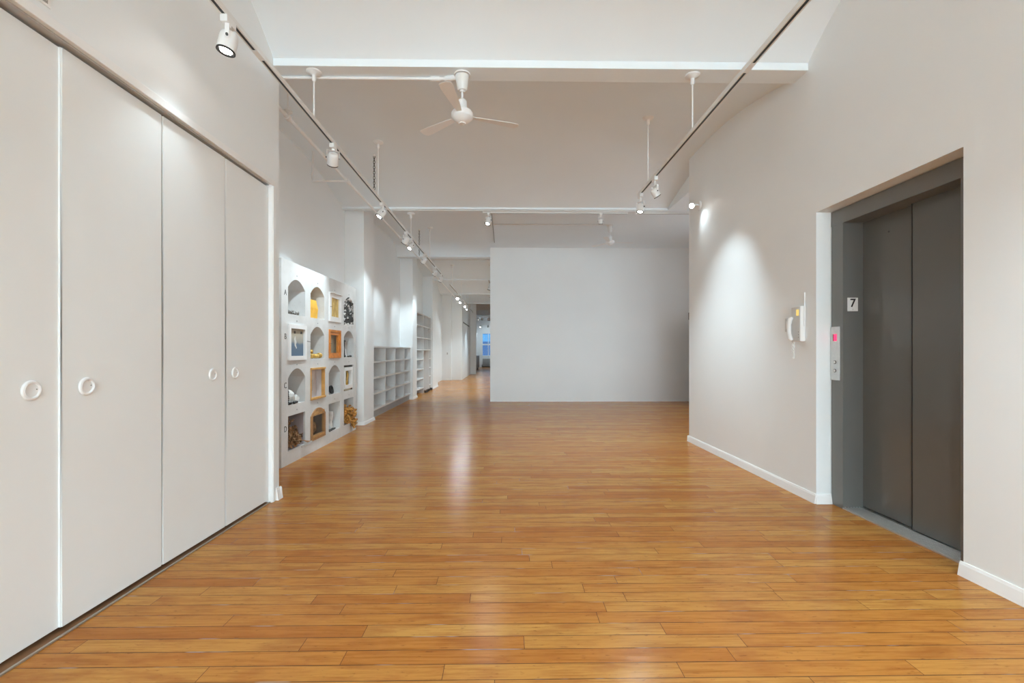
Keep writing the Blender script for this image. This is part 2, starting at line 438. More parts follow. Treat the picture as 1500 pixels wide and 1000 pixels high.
# far wall with windows
FY = 34.9
wins = [(-1.745, -.80), (-.45, .55), (.95, 1.95), (2.4, 3.4)]
zb, zt = .82, 2.56
mb = MB(); xs = [-2.75] + [v for w in wins for v in w] + [4.9]
mb.box((-2.75, FY, 0), (4.9, FY + .2, zb)); mb.box((-2.75, FY, zt), (4.9, FY + .2, 4.3))
for i in range(0, len(xs), 2): mb.box((xs[i], FY, zb), (xs[i + 1], FY + .2, zt))
st(mb.build('wall_far', 'wall'))
def window(n, x0, x1, y, z0, z1, face=-1):
    mb = MB(); w = .05; zm = (z0 + z1) / 2; yy0, yy1 = y - .02, y + .1
    for a, c in (((x0 - .04, yy0, z0 - .04), (x0 + w, yy1, z1 + .04)), ((x1 - w, yy0, z0 - .04), (x1 + .04, yy1, z1 + .04)),
                 ((x0, yy0, z0 - .05), (x1, yy1, z0 + w)), ((x0, yy0, z1 - w), (x1, yy1, z1 + .04)), ((x0, y, zm - .05), (x1, yy1, zm + .05)),
                 (((x0 + x1) / 2 - .02, y + .02, z0), ((x0 + x1) / 2 + .02, yy1, z1))): mb.box(a, c, .004)
    f = st(mb.build('window_%d' % n, 'trim'))
    MB().box((x0, y + .06, z0), (x1, y + .066, z1)).build('pane', 'glass', f)
    return f
for i, (a, c) in enumerate(wins): window(i + 1, a, c, FY + .04, zb, zt)
bld = thing('neighbour_building', 'blue lit building front seen through the far window', 'building', (0, 44, -6))
MB().box((-9, 44, -6), (9, 46, 14)).build('facade', 'bluewall', bld)
for i in range(5):
    for j in range(3):
        x0 = -6.4 + i * 2.1; z0 = -1.2 + j * 2.0
        MB().box((x0, 43.95, z0), (x0 + 1.3, 44.02, z0 + 1.3), .02).build('facade_window', simple('dark_blue_glass', (.05, .13, .3), .2) if (i + j) == 0 else bpy.data.materials['dark_blue_glass'], bld)

# rear wall (behind the viewpoint) with three unseen windows added to brighten the room
mb = MB(); RW = [(-1.7, -.45), (-.25, 1.0), (1.2, 2.35)]; rz0, rz1 = .45, 3.2
mb.box((-2.75, -9.65, 0), (4.9, -9.5, rz0)); mb.box((-2.75, -9.65, rz1), (4.9, -9.5, 4.3)); xs = [-2.75] + [v for w in RW for v in w] + [4.9]
for i in range(0, len(xs), 2): mb.box((xs[i], -9.65, rz0), (xs[i + 1], -9.5, rz1))
st(mb.build('wall_rear', 'wall'))
for i, (a, c) in enumerate(RW): window(i + 5, a, c, -9.62, rz0, rz1)  # windows added out of view to carry the rear fill light

for i, (a, c) in enumerate(SW):  # unseen side windows, added to lighten the middle ceiling bays
    mb = MB()
    for p_, q_ in (((4.74, a - .04, .56), (4.86, a + .05, 2.94)), ((4.74, c - .05, .56), (4.86, c + .04, 2.94)), ((4.74, a, .55), (4.86, c, .65)), ((4.74, a, 2.85), (4.86, c, 2.94)), ((4.78, a, 1.7), (4.86, c, 1.8))): mb.box(p_, q_, .004)
    f = st(mb.build('window_%d' % (i + 8), 'trim')); MB().box((4.82, a, .6), (4.826, c, 2.9)).build('pane', 'glass', f)
# ------------------------------------------------------------------ elevator
EX = 2.566; DX = 2.72
e0, e1 = AL0 + .012, AL1 - .008
yj = ypx(1240, EX)
el = thing('elevator_entrance', 'dark grey elevator entrance with two sliding steel panels in the right wall', 'elevator', (EX, (e0 + e1) / 2, 0))
MB().box((EX, yj, 0), (2.80, e1, TOPR - .115), .002).build('door_post', 'elevf', el)
MB().box((EX, e0, 0), (2.80, e0 + .12, TOPR - .115), .002).build('door_post', 'elevf', el)
MB().box((EX - .002, e0, TOPR - .118), (2.80, e1 + .002, TOPR - .004), .003).build('header', 'elevf', el)
yd = ypx(1343, DX - .03)
p1 = MB().box((DX, yd - .05, .022), (DX + .03, yj + .0, TOPR - .1), .002).build('door_panel', 'elev', el)
MB().lathe([(0, 0), (.007, 0), (.007, .002), (0, .002)], Matrix.Translation((DX - .0025, ypx(1309, DX), zpx(337, ypx(1309, DX)))) @ Matrix.Rotation(PI / 2, 4, 'Y'), 14).build('key_hole', 'black', p1)
MB().box((DX - .0318, yd - .007, .022), (DX - .029, yd + .0008, TOPR - .1)).build('door_seal', 'black', el)  # black strip puts the shade of the panel seam into colour
MB().box((DX - .03, e0 + .1, .022), (DX - .002, yd, TOPR - .1), .002).build('door_panel', 'elev', el)
sl = MB().box((EX - .004, e0, 0), (DX + .06, yj + .0, .012), .002)
sl.build('sill', 'steel', el)
mb = MB()
for k in range(6): mb.box((EX + .012 + k * .022, e0, .012), (EX + .022 + k * .022, yj, .0145), .001)
mb.build('sill_ribs', 'steel', el)
mb = MB(); mb.box((WX + .0, e1 + .001, 0), (EX, AL1, TOPR)); 
# call button panel
y0, y1 = ypx(1222.5, EX), ypx(1236, EX)
ym = (y0 + y1) / 2; zt_, zb_ = zpx(478, ym), zpx(557, ym)
bp = thing('call_button_panel', 'brushed steel call button panel with red display on the grey elevator post', 'button panel', (EX, ym, zb_))
MB().box((EX - .006, y1, zb_), (EX, y0, zt_), .002).build('plate', 'steel', bp)
ds = MB().box((EX - .008, ym - .020, zpx(499, ym)), (EX - .005, ym + .012, zpx(489, ym)), .001).build('display', 'redled', bp)
MB().box((EX - .0078, ym + .012, zpx(499, ym)), (EX - .005, ym + .022, zpx(489, ym)), .001).build('display_bezel', 'black', bp)
for py in (530.5, 543):
    mt = Matrix.Translation((EX - .006, ym, zpx(py, ym))) @ Matrix.Rotation(-PI / 2, 4, 'Y')
    bt = MB().lathe([(.010, 0), (.014, 0), (.014, .003), (.010, .003)], mt, 20).build('button_ring', 'dark', bp)
    MB().lathe([(0, .0), (.0105, .0), (.0105, .004), (.008, .005), (0, .005)], mt, 20).build('button', 'wmetal', bp, smooth=True)
def textmesh(s, size, ext, tf, name, mat, parent, bold=0.):
    cu = bpy.data.curves.new('t', 'FONT'); cu.body = s; cu.size = size; cu.extrude = ext; cu.align_x = 'CENTER'; cu.align_y = 'CENTER'; cu.offset = bold
    o = bpy.data.objects.new('t', cu); col.objects.link(o); bpy.context.view_layer.update()
    me = bpy.data.meshes.new_from_object(o.evaluated_get(bpy.context.evaluated_depsgraph_get()))
    bpy.data.objects.remove(o)
    mb = MB(); mb.bm.from_mesh(me); bpy.data.meshes.remove(me)
    for v in mb.bm.verts: v.co = tf @ v.co
    return mb.build(name, mat, parent)
# floor number plate on the return of the post
x0, x1 = 496.5 * yj / F + yj * YAW, 512 * yj / F + yj * YAW
z1, z0 = zpx(435, yj), zpx(455, yj)
npz = thing('floor_number_plate', 'small white plate with a black 7 on the inner side of the elevator post', 'number plate', ((x0 + x1) / 2, yj, z0))
MB().box((x0, yj - .004, z0), (x1, yj, z1), .001).build('plate', 'white', npz)
textmesh('7', .088, .0008, Matrix.Translation(((x0 + x1) / 2, yj - .0048, (z0 + z1) / 2 + .008)) @ Matrix.Rotation(PI / 2, 4, 'X') @ Matrix.Shear('XY', 4, (.0, .0)), 'number', 'black', npz, .0012)
textmesh('7', .014, .0006, Matrix.Translation(((x0 + x1) / 2, yj - .0046, z0 + .012)) @ Matrix.Rotation(PI / 2, 4, 'X'), 'small_number', 'grey', npz)

# intercom
yc = ypx(1173, WX - .03)
zc0, zc1 = zpx(500, yc), zpx(448, yc)
ic = thing('wall_intercom', 'white wall intercom with corded handset and amber display beside the elevator', 'intercom', (WX, yc, zc0))
ya, yb = ypx(1180.5, WX - .02), ypx(1166.5, WX - .02)
MB().box((WX - .042, ya, zc0), (WX, yb, zc1), .008).build('body', 'white', ic, smooth=True)
MB().box((WX - .0435, ya + .006, zc0 + .006), (WX - .0405, yb - .006, zc1 - .006), .001).build('face_plate', 'plate_grey', ic)
MB().box((WX - .046, ya + .018, zpx(462, yc)), (WX - .041, ya + .050, zpx(453, yc)), .001).build('screen', 'lcd', ic)
for k in range(3): MB().lathe([(0, 0), (.005, 0), (.005, .003), (0, .004)], Matrix.Translation((WX - .042, ya + .022, zc0 + .035 + k * .022)) @ Matrix.Rotation(-PI / 2, 4, 'Y'), 12).build('button', 'grey', ic)
yh = yb - .012
mb = MB(); hp = [(WX - .045, yh, zc0 + .015), (WX - .060, yh, zc0 + .03), (WX - .068, yh, zc0 + .08), (WX - .068, yh, zc0 + .14), (WX - .060, yh, zc0 + .185), (WX - .045, yh, zc0 + .20)]
mb.tube(hp, [.015, .019, .016, .016, .019, .015], 14); mb.build('handset', 'white', ic, smooth=True)
mb = MB(); pts = []
for k in range(60):
    t_ = k / 59; a = t_ * PI; yy = yh - .012 * math.cos(a) * 1.0 + .004; zz = zc0 + .02 - .16 * math.sin(a) ** .8 if 0 < t_ < 1 else zc0 + .02
    pts.append((WX - .03 + .004 * math.cos(k * 1.9), yy + .004 * math.sin(k * 1.9), zz))
mb.tube(pts, .0035, 6); mb.build('coiled_cord', 'white', ic, smooth=True)
mb = MB(); mb.tube([(WX - .012, ya - .006, zc0 + .12), (WX - .012, ya - .008, zc0 + .27), (WX - .006, ya + .004, zc0 + .33), (WX - .006, ya + .002, zc0 + .40)], .005, 8)
mb.build('cable', 'white', ic, smooth=True)
def switch(x, y, z, ny, label, group=None):
    s_ = thing('light_switch', label, 'light switch', (x, y, z))
    if ny == 0:
        MB().box((x - .006, y - .036, z - .058), (x, y + .036, z + .058), .003).build('plate', 'plate_grey', s_)  # greyer plate colour stands in for shading round the rim
        MB().box((x - .009, y - .016, z - .033), (x - .005, y + .016, z + .033), .002).build('rocker', 'wmetal', s_)
        MB().box((x - .0098, y - .010, z - .022), (x - .0085, y - .004, z + .024)).build('slider', 'grey', s_)
    else:
        MB().box((x - .036, y - .006, z - .058), (x + .036, y, z + .058), .003).build('plate', 'wmetal', s_)
        MB().box((x - .016, y - .009, z - .033), (x + .016, y - .005, z + .033), .002).build('rocker', 'grey', s_)
ysw = ypx(1158, WX); switch(WX, ysw, zpx(475.5, ysw), 0, 'white dimmer switch plate on the right wall beside the intercom')
switch(-2.22 - .16, 19.15, 1.10, 1, 'small switch plate far down the left hallway wall')

# ------------------------------------------------------------------ track lighting
def track(name_label, p0, p1, rods, couplers=(), gapdir='y'):
    p0 = Vector(p0); p1 = Vector(p1); d = (p1 - p0); L_ = d.length; d.normalize(); s_ = Vector((0, 0, 1)).cross(d)
    tr = thing('track_rail', name_label, 'lighting track', tuple(p0))
    tf = Matrix((( d.x, s_.x, 0, p0.x), (d.y, s_.y, 0, p0.y), (0, 0, 1, p0.z), (0, 0, 0, 1)))
    mb = MB(); 
    for a, c in (((0, -.018, .004), (L_, .018, .024)), ((0, -.018, -.006), (L_, -.009, .004)), ((0, .009, -.006), (L_, .018, .004))): mb.box(a, c)
    mb.build('rail', 'wmetal', tr, tf=tf)
    MB().box((0, -.009, -.004), (L_, .009, .0045)).build('slot', 'black', tr, tf=tf)
    for c_ in couplers:
        MB().box((c_ - .05, -.0185, -.0075), (c_ + .05, .0185, .025), .001).build('coupler', 'white', tr, tf=tf)
    MB().box((-.006, -.019, -.007), (.004, .019, .025)).build('end_cap', 'white', tr, tf=tf)
    MB().box((L_ - .004, -.019, -.007), (L_ + .006, .019, .025)).build('end_cap', 'white', tr, tf=tf)
    for (r_, top) in rods:
        q = p0 + d * r_
        rd = MB().tube([(q.x, q.y, q.z + .02), (q.x, q.y, top)], .006, 10).build('rod', 'white', tr, smooth=True)
        MB().lathe([(.0, 0), (.013, 0), (.013, -.0), (.016, .01), (.016, .05), (.022, .055), (.055, .068), (.06, .074), (.06, .082), (0, .082)], Matrix.Translation((q.x, q.y, top - .08)), 24).build('canopy', 'white', rd, smooth=True)
    return tr
TH = 3.068; TX = -1.555
track('long white lighting track with black slot running above the closet and niche cabinet', (TX, -8.5, TH), (TX, 11.6, TH),
      [(8.5 + y_, z_) for y_, z_ in ((-7.1, BH), (-3.4, BH), (.09, BH), (3.80, BH), (5.71, vault(5.71)), (ypx(602.5, TX), BH), (ypx(630, TX), vault(ypx(630, TX))))], (11.45, 14.6, 17.7))
track('second white lighting track further down the left hallway', (TX, 13.1, TH), (TX, 22.6, TH),
      [(ypx(648, TX) * 0 + .6, vault(13.7)), (3.4, vault(16.5)), (7, vault(20.1))], (4.7,))
TRX = 1.542; TRH = 2.992
track('white lighting track with black slot hung along the right side of the room', (TRX, -8.5, TRH), (TRX, 5.33, TRH),
      [(8.5 + y_, z_) for y_, z_ in ((-7.1, BH), (-3.4, BH), (.09, BH), (3.80, BH), (4.99, vault(4.99)))], (11.41,))
track('short white track fixed under the second beam, in front of the back wall', (-.36, 7.56, BH - .024), (2.0, 7.56, BH - .024), [])
track('short white track under the second beam near the right wall', (2.14, 7.56, BH - .024), (4.6, 7.56, BH - .024), [])
track('white cross track with bright lamps near the far end of the hallway', (-1.8, 25.2, TH), (.6, 25.2, TH), [(.9, vault(25.2))])
track('last cross track in the far room in front of the windows', (-1.8, 32.2, TH - .02), (.6, 32.2, TH - .02), [(.9, vault(32.2))])

def head(loc, aim, label, group, power=30, size=62, sc=1.0, lens='lens', yoke=True, blend=.8, stem=.0):
    """track head: adapter, yoke, can with black ring, glowing lens; the lamp inside is a spot light"""
    loc = Vector(loc); aim = Vector(aim)
    t_ = thing('track_spotlight', label, 'spotlight', tuple(loc), group=group)
    MB().box((loc.x - .02, loc.y - .045, loc.z - .045), (loc.x + .02, loc.y + .045, loc.z - .004), .004).build('adapter', 'white', t_)
    piv = Vector((loc.x, loc.y, loc.z - .125 - stem))
    d = (aim - piv).normalized()
    # yoke plane turns about z so that it straddles the can
    az = math.atan2(d.y, d.x); R_ = Matrix.Translation(piv) @ Matrix.Rotation(az, 4, 'Z')
    mb = MB(); w = .052 * sc
    if stem: mb.tube([(loc.x, loc.y, loc.z - .04), (loc.x, loc.y, piv.z + .06)], .010, 10)
    mb.box((-.011, -w, .062), (.011, w, .066), mat=R_); mb.box((-.011, -w - .003, -.012), (.011, -w, .066), .001, mat=R_); mb.box((-.011, w, -.012), (.011, w + .003, .066), .001, mat=R_)
    if not stem: mb.box((-.014, -.014, .066), (.014, .014, .084), mat=R_)
    y_ = mb.build('yoke', 'white', t_)
    for s_ in (-1, 1):
        MB().lathe([(0, 0), (.007, 0), (.007, .009), (0, .009)], R_ @ Matrix.Translation((0, s_ * (w + (.003 if s_ > 0 else -.003)), 0)) @ Matrix.Rotation(-s_ * PI / 2, 4, 'X'), 10).build('yoke_screw', 'dark', y_)
    q = d.to_track_quat('Z', 'Y').to_matrix().to_4x4(); T = Matrix.Translation(piv) @ q @ Matrix.Scale(sc, 4)
    can = MB().lathe([(0, -.045), (.030, -.045), (.040, -.038), (.046, -.022), (.048, 0), (.048, .062), (.043, .062)], T, 28).build('can', 'white', t_, smooth=True)
    MB().lathe([(.048, .060), (.0485, .068), (.044, .070), (.030, .062), (.030, .060)], T, 28).build('lamp_ring', 'black', can, smooth=True)
    MB().lathe([(0, .058), (.031, .058), (.031, .064), (0, .0655)], T, 24).build('lens', lens, can, smooth=True)
    if power:
        ld = bpy.data.lights.new('spot_lamp', 'SPOT'); ld.energy = power; ld.spot_size = math.radians(size); ld.spot_blend = blend; ld.shadow_soft_size = .03; ld.color = (.765, .925, 1)
        lo = bpy.data.objects.new('spot_lamp', ld); col.objects.link(lo); lo.parent = t_
        lo.matrix_local = WM(t_).inverted() @ (Matrix.Translation(piv + d * .085 * sc) @ d.to_track_quat('-Z', 'Y').to_matrix().to_4x4())
    return t_
G1 = 'spotlights on the long left track'; G2 = 'spotlights on the far hallway tracks'; G3 = 'spotlights on the right track'
P = 43
head((TX, 2.63, TH), (CX, 2.50, 1.25), 'large white cylinder spotlight nearest the viewer, lens lit, above the closet doors', G1, P * .13, 84, blend=1)
head((TX, 4.22, TH), (LX + .2, 5.9, 1.0), 'white spotlight seen from behind on the track above the niche cabinet', G1, P, 60)
head((TX, 5.88, TH), (LX - .1, 5.3, 1.1), 'white spotlight with lit lens angled back at the niche cabinet', G1, P * .8, 62)
head((TX, 7.30, TH), (-2.29, 7.75, 1.9), 'white spotlight with lit lens over the first column', G1, P * .4, 55)
head((TX, 7.72, TH), (-2.6, 6.7, 1.1), 'white spotlight glaring just behind the one over the first column', G1, P * .6, 60, lens='lens2')
head((TX, 8.95, TH), (-2.6, 9.5, 1.7), 'white spotlight seen from behind over the low cube shelves', G1, P * .55, 60)
head((TX, 10.35, TH), (-2.45, 11.2, 1.7), 'white spotlight tilted over the far end of the low cube shelves', G1, P * .6, 60)
head((TX, 11.30, TH), (-2.29, 11.9, 1.9), 'white spotlight at the far end of the long left track', G1, P * .6, 55)
head((TX, 15.2, TH), (-1.5, 12.2, 1.2), 'glaring spotlight nearest on the second hallway track', G2, P * .25, 70, 1.3, 'lens2')
head((TX, 16.3, TH), (-2.4, 14.8, 1.0), 'glaring middle spotlight on the second hallway track', G2, P * .25, 70, 1.2, 'lens2')
head((TX, 17.95, TH), (-1.2, 14.8, .6), 'glaring farthest spotlight on the second hallway track', G2, P * .25, 70, 1.2, 'lens2')
head((-1.46, 25.2, TH), (-1.5, 25.0, .0), 'leftmost bright lamp of the three at the end of the hallway', G2, P * .6, 75, 1.1, 'lens2')
head((-1.25, 25.2, TH), (-1.2, 25.3, .0), 'middle bright lamp of the three at the end of the hallway', G2, P * .6, 75, 1.1, 'lens2')
head((-.88, 25.2, TH), (-.8, 25.3, .0), 'rightmost and largest bright lamp of the three at the end of the hallway', G2, P * .6, 75, 1.5, 'lens2')
head((-1.80 + .1, 32.2, TH - .02), (-2.3, 31.0, 1.0), 'left lamp on the last track in the far room', G2, P * 1.2, 110, 1.2)
head((-1.20, 32.2, TH - .02), (-1.0, 34.9, 1.0), 'right lamp on the last track in the far room', G2, P * 1.2, 110, 1.2)
head((TRX, 4.76, TRH), (2.45, 5.05, 1.55), 'white spotlight on the right track aimed away at the right wall', G3, P * .42, 74, .8, stem=.03)
head((TRX, 5.27, TRH), (1.2, 5.0, 0), 'white spotlight with lit lens at the very end of the right track', G3, P * 1.3, 125, blend=1, sc=.85, stem=.03)
head((TX, 19.0, TH), (-2.3, 18.0, 1.3), 'small wall facing spotlight on the far half of the second hallway track', G2, P * .6, 80)  # lamp added to brighten the far hallway
head((TRX, 1.2, TRH), (.9, 1.8, 0), 'white spotlight on the right track above the near wall', G3, P * 1.1, 130, blend=1)  # unseen lamp added to flood the near floor
head((-.27, 7.56, BH - .024), (-1.2, 6.6, .4), 'white spotlight with lit lens under the second beam by the back wall corner', 'spotlights under the second beam', P * .55, 125, blend=1)
head((1.56, 7.56, BH - .024), (1.7, 8.3, .4), 'small spotlight under the second beam hidden behind the end of the right track', 'spotlights under the second beam', P * .9, 130, .7, blend=1)
track('white ceiling track around the corner past the right wall', (4.05, 6.6, TH), (4.05, 9.2, TH), [(.95, BH), (2.2, vault(8.8))])  # unseen track, added to carry the corner fill lamps
for k, yy in enumerate((6.9, 7.8, 8.7)):  # lamps added out of view to fill the middle bays
    head((4.05, yy, TH), (.9, yy - 1.2, .3), ['nearest', 'middle', 'farthest'][k] + ' spotlight on the track around the corner past the right wall', 'spotlights around the corner', P * .12, 100, blend=1)
track('white lighting track hidden along the right side of the far hallway', (-.43, 12.2, TH), (-.43, 22.8, TH), [(1.5, vault(13.7)), (8.0, vault(20.2))])  # track added out of sight behind the partition for hallway fill
for k, yy in enumerate((12.8, 14.6, 16.6, 18.8, 21.2)):  # hidden lamps added to brighten the hallway floor
    head((-.43, yy, TH), (-1.35, yy + .2, 0), ['first', 'second', 'third', 'fourth', 'fifth'][k] + ' spotlight of the track along the right side of the far hallway', 'spotlights on the right side of the hallway', P * 2.0, 95, blend=1)
for k, yy in enumerate((-7.2, -5.4, -3.6, -1.8, .2)):  # unseen lamps added behind the viewpoint for softer, even light
    nm = ['first', 'second', 'third', 'fourth', 'fifth'][k]
    head((TX, yy, TH), (CX, yy + .2, 1.2) if k % 2 else (0, yy, 0), nm + ' spotlight on the left track behind the viewpoint, counted from the rear windows', 'spotlights behind the viewpoint', P * 1.0, 110, blend=1)
    head((TRX, yy, TRH), (WX, yy + .3, 1.2) if k % 2 == 0 else (0, yy + 1, 0), nm + ' spotlight on the right track behind the viewpoint, counted from the rear windows', 'spotlights behind the viewpoint', P * 1.0, 110, blend=1)
# wall mounted spotlight on the right wall
yw = ypx(1027, WX); zw = zpx(300, yw)
ws = thing('wall_spotlight', 'small white spotlight on a round plate at the far end of the right wall', 'spotlight', (WX, yw, zw))
MB().lathe([(0, 0), (.058, 0), (.058, .012), (.050, .02), (0, .022)], Matrix.Translation((WX, yw, zw)) @ Matrix.Rotation(-PI / 2, 4, 'Y'), 28).build('wall_plate', 'white', ws, smooth=True)
MB().tube([(WX - .015, yw, zw + .012), (WX - .06, yw, zw + .012), (WX - .075, yw, zw + .005)], .011, 12).build('arm', 'white', ws, smooth=True)
dd = Vector((-.55, -.60, -.38)).normalized(); T = Matrix.Translation((WX - .095, yw - .01, zw + .004)) @ dd.to_track_quat('Z', 'Y').to_matrix().to_4x4()
c_ = MB().lathe([(0, -.03), (.022, -.028), (.028, -.01), (.034, .04), (.031, .04)], T, 20).build('can', 'white', ws, smooth=True)
MB().lathe([(0, .038), (.030, .038), (.026, .046), (0, .05)], T, 20).build('lens', 'lens2', c_, smooth=True)
ld = bpy.data.lights.new('spot_lamp', 'SPOT'); ld.energy = 3; ld.spot_size = math.radians(90); ld.spot_blend = 1; ld.shadow_soft_size = .03; ld.color = (.765, .925, 1)
lo = bpy.data.objects.new('spot_lamp', ld); col.objects.link(lo); lo.parent = ws
lo.matrix_local = WM(ws).inverted() @ (Matrix.Translation(Vector((WX - .095, yw - .01, zw)) + dd * .06) @ Vector((.35, -.3, -.8)).to_track_quat('-Z', 'Y').to_matrix().to_4x4())

# ------------------------------------------------------------------ ceiling fans
def fan(x, y, top, label, sc=1.0, az=.35):
    f = thing('ceiling_fan', label, 'ceiling fan', (x, y, top), group='small white ceiling fans'); T = Matrix.Translation((x, y, top)) @ Matrix.Scale(sc, 4)
    MB().lathe([(0, 0), (.068, 0), (.068, -.012), (.0, -.013)], T, 28).build('ceiling_plate', 'white', f, smooth=True)
    MB().lathe([(0, -.016), (.057, -.016), (.058, -.022), (.042, -.122), (.036, -.134), (.022, -.136), (.018, -.148), (0, -.148)], T, 28).build('canopy', 'wmetal', f, smooth=True)
    MB().lathe([(0, -.14), (.009, -.14), (.009, -.23), (0, -.23)], T, 12).build('down_rod', 'white', f, smooth=True)
    MB().lathe([(0, -.205), (.022, -.206), (.038, -.222), (.044, -.30), (0, -.30)], T, 28).build('motor_cover', 'wmetal', f, smooth=True)
    MB().lathe([(0, -.298), (.05, -.298), (.078, -.306), (.088, -.32), (.090, -.35), (.084, -.362), (.05, -.392), (.028, -.40), (.027, -.408), (0, -.41)], T, 32).build('motor_housing', 'white', f, smooth=True)
    for k in range(3):
        R_ = T @ Matrix.Rotation(az + k * 2 * PI / 3, 4, 'Z') @ Matrix.Translation((0, 0, -.345)) @ Matrix.Rotation(.10, 4, 'X')
        mb = MB()
        poly = [(.08, -.018), (.16, -.030), (.42, -.050), (.475, -.045), (.49, -.02), (.49, .02), (.475, .045), (.42, .050), (.16, .030), (.08, .018)]
        mb.prism(poly, lambda p: R_ @ Vector((p[0], p[1], 0)), lambda p: R_ @ Vector((p[0], p[1], .003)))
        mb.build('blade', 'white', f)
    return f
fan(-.352, 3.815, BH, 'small white ceiling fan hanging from the first beam, nearest to the viewer')
fan(2.13, 9.4, vault(9.4), 'small white ceiling fan hanging in front of the back wall', az=.1)

# ------------------------------------------------------------------ pipes and conduits
def pipe(label, pts, r, name='conduit', cat='pipe', fit=(), mat='white'):
    t_ = thing(name, label, cat, pts[0]); MB().tube(pts, r, 12).build('pipe', mat, t_, smooth=True)
    for q in fit:
        MB().tube(q, r * 1.7, 12).build('coupling', mat, t_, smooth=True)
    return t_
zc_ = BH - .013
pipe('white electrical conduit under the first beam from the left wall to the fan', [(-2.6, 3.86, zc_), (-.44, 3.86, zc_)], .012, fit=[[(-.62, 3.86, zc_), (-.54, 3.86, zc_)], [(-.50, 3.86, zc_), (-.40, 3.84, zc_)]])
pX = -2.02; pZ = CH + 1.075 * 2.02
pp = pipe('long white sprinkler pipe along the left gallery wall under the ceiling', [(-2.6, 4.10, pZ), (pX - .03, 4.10, pZ), (pX, 4.13, pZ), (pX, 19.1, pZ)], .017, 'sprinkler_pipe',
     fit=[[(pX, 5.92, pZ), (pX, 6.02, pZ)], [(pX, 8.9, pZ), (pX, 9.0, pZ)], [(pX, 4.32, pZ), (pX, 4.37, pZ)]])
MB().tube([(pX, 5.97, pZ), (-2.46, 5.97, pZ), (-2.46, 5.97, pZ + .03), (-2.46, 5.97, vault(5.97))], .012, 10).build('branch_pipe', 'white', pp, smooth=True)
MB().lathe([(0, 0), (.04, 0), (.04, -.015), (.015, -.03), (0, -.03)], Matrix.Translation((pX, 4.345, pZ + .06)), 20).build('hanger_plate', 'wmetal', pp, smooth=True)
for yy in (4.345, 9.5, 13, 16.8):
    MB().tube([(pX, yy, pZ), (pX, yy, vault(yy) + .01)], .005, 8).build('hanger_rod', 'wmetal', pp)
c1 = pipe('thin conduit across the ceiling feeding the fan before the back wall', [(-.25, 9.32, vault(9.3) - .01), (2.08, 9.32, vault(9.3) - .01)], .008, mat='wmetal')
pipe('thin conduit running along the ceiling to the top corner of the back wall', [(-.25, 7.7, vault(8.3) - .01), (-.25, 9.3, vault(9.3) - .01), (-.25, 10.9, vault(10.4) - .02)], .008, mat='grey')
pipe('thin white conduit along the underside of the second beam', [(-2.6, 7.48, BH - .008), (4.7, 7.48, BH - .008)], .007)
pipe('thin conduit under the third beam over the hallway', [(-2.6, 11.22, BH - .01), (-.4, 11.22, BH - .01)], .010, mat='wmetal')
pipe('thin conduit across the vaulted ceiling of the hallway', [(-2.6, 13.0, vault(13) - .01), (-.4, 13.0, vault(13) - .01)], .010, mat='wmetal')
# chain
def chain(x, y, z0, z1, label):
    t_ = thing('hanging_chain', label, 'chain', (x, y, z1), group='dark chains hanging from the ceiling')
    mb = MB(); n = int((z1 - z0) / .034)
    for k in range(n):
        zc = z1 - .03 - k * .034; a = (k % 2) * PI / 2; pts = []
        for j in range(10):
            b_ = j / 10 * 2 * PI; pts.append((x + .011 * math.cos(b_) * math.cos(a), y + .011 * math.cos(b_) * math.sin(a), zc + .022 * math.sin(b_)))
        mb.tube(pts, .0038, 5, True)
    mb.build('links', 'dark', t_)
    MB().tube([(x, y, z1 + .005), (x, y, z1 - .02)], .018, 10).build('ceiling_hook', 'wmetal', t_)
yk = 6.05; chain(-1.70, yk, 3.30 - .02, vault(yk) - .0, 'dark metal chain hanging from the ceiling beside the left track, the nearer chain')
yk2 = 9.75; xk2 = (614.5 - 750) * yk2 / F + yk2 * YAW; chain(xk2, yk2, 3.2, vault(yk2), 'dark metal chain further along the left track, the farther chain')

# ------------------------------------------------------------------ niche cabinet
NB0, NB1, NT = 4.784, 7.16, 2.158
cabt = thing('niche_cabinet', 'large white plaster cabinet of niches lettered A to D by the left wall', 'niche cabinet', (PX, (NB0 + NB1) / 2, 0))
C0, CP, CW = 4.93, .565, .42
R0 = {'D': .14, 'C': .625, 'B': 1.11, 'A': 1.595}
kinds = {('A', 0): 'arch', ('A', 1): 'arch', ('A', 2): 'frame', ('A', 3): 'arch', ('B', 0): 'frame', ('B', 1): 'arch', ('B', 2): 'rect', ('B', 3): 'arch',
         ('C', 0): 'arch', ('C', 1): 'rect', ('C', 2): 'arch', ('C', 3): 'rect', ('D', 0): 'rect', ('D', 1): 'archs', ('D', 2): 'rect', ('D', 3): 'rect'}
def niche_poly(r_, c_, inset=0.):
    y0 = C0 + CP * c_ + inset; y1 = C0 + CP * c_ + CW - inset; z0 = R0[r_] + inset; k = kinds[(r_, c_)]
    if k in ('arch', 'archs'):
        zs = z0 + .285 - inset; w = y1 - y0; rise = .10 if k == 'arch' else .085; pts = [(y0, z0), (y1, z0), (y1, zs)]
        for i in range(1, 14):
            a = i / 14; pts.append((y1 - w * a, zs + rise * (1 - abs(2 * a - 1) ** 2.0)))
        pts.append((y0, zs)); return pts
    zt2 = z0 + .37 - 2 * inset
    return [(y0, z0), (y1, z0), (y1, zt2), (y0, zt2)]
holes = [niche_poly(r_, c_) for (r_, c_) in kinds]
FT = .02
mb = MB(); mb.prism([(NB0, .0), (NB1, .0), (NB1, NT), (NB0, NT)], lambda p: (PX, p[0], p[1]), lambda p: (PX - FT, p[0], p[1]), holes); mb.build('front_panel', 'plaster', cabt)
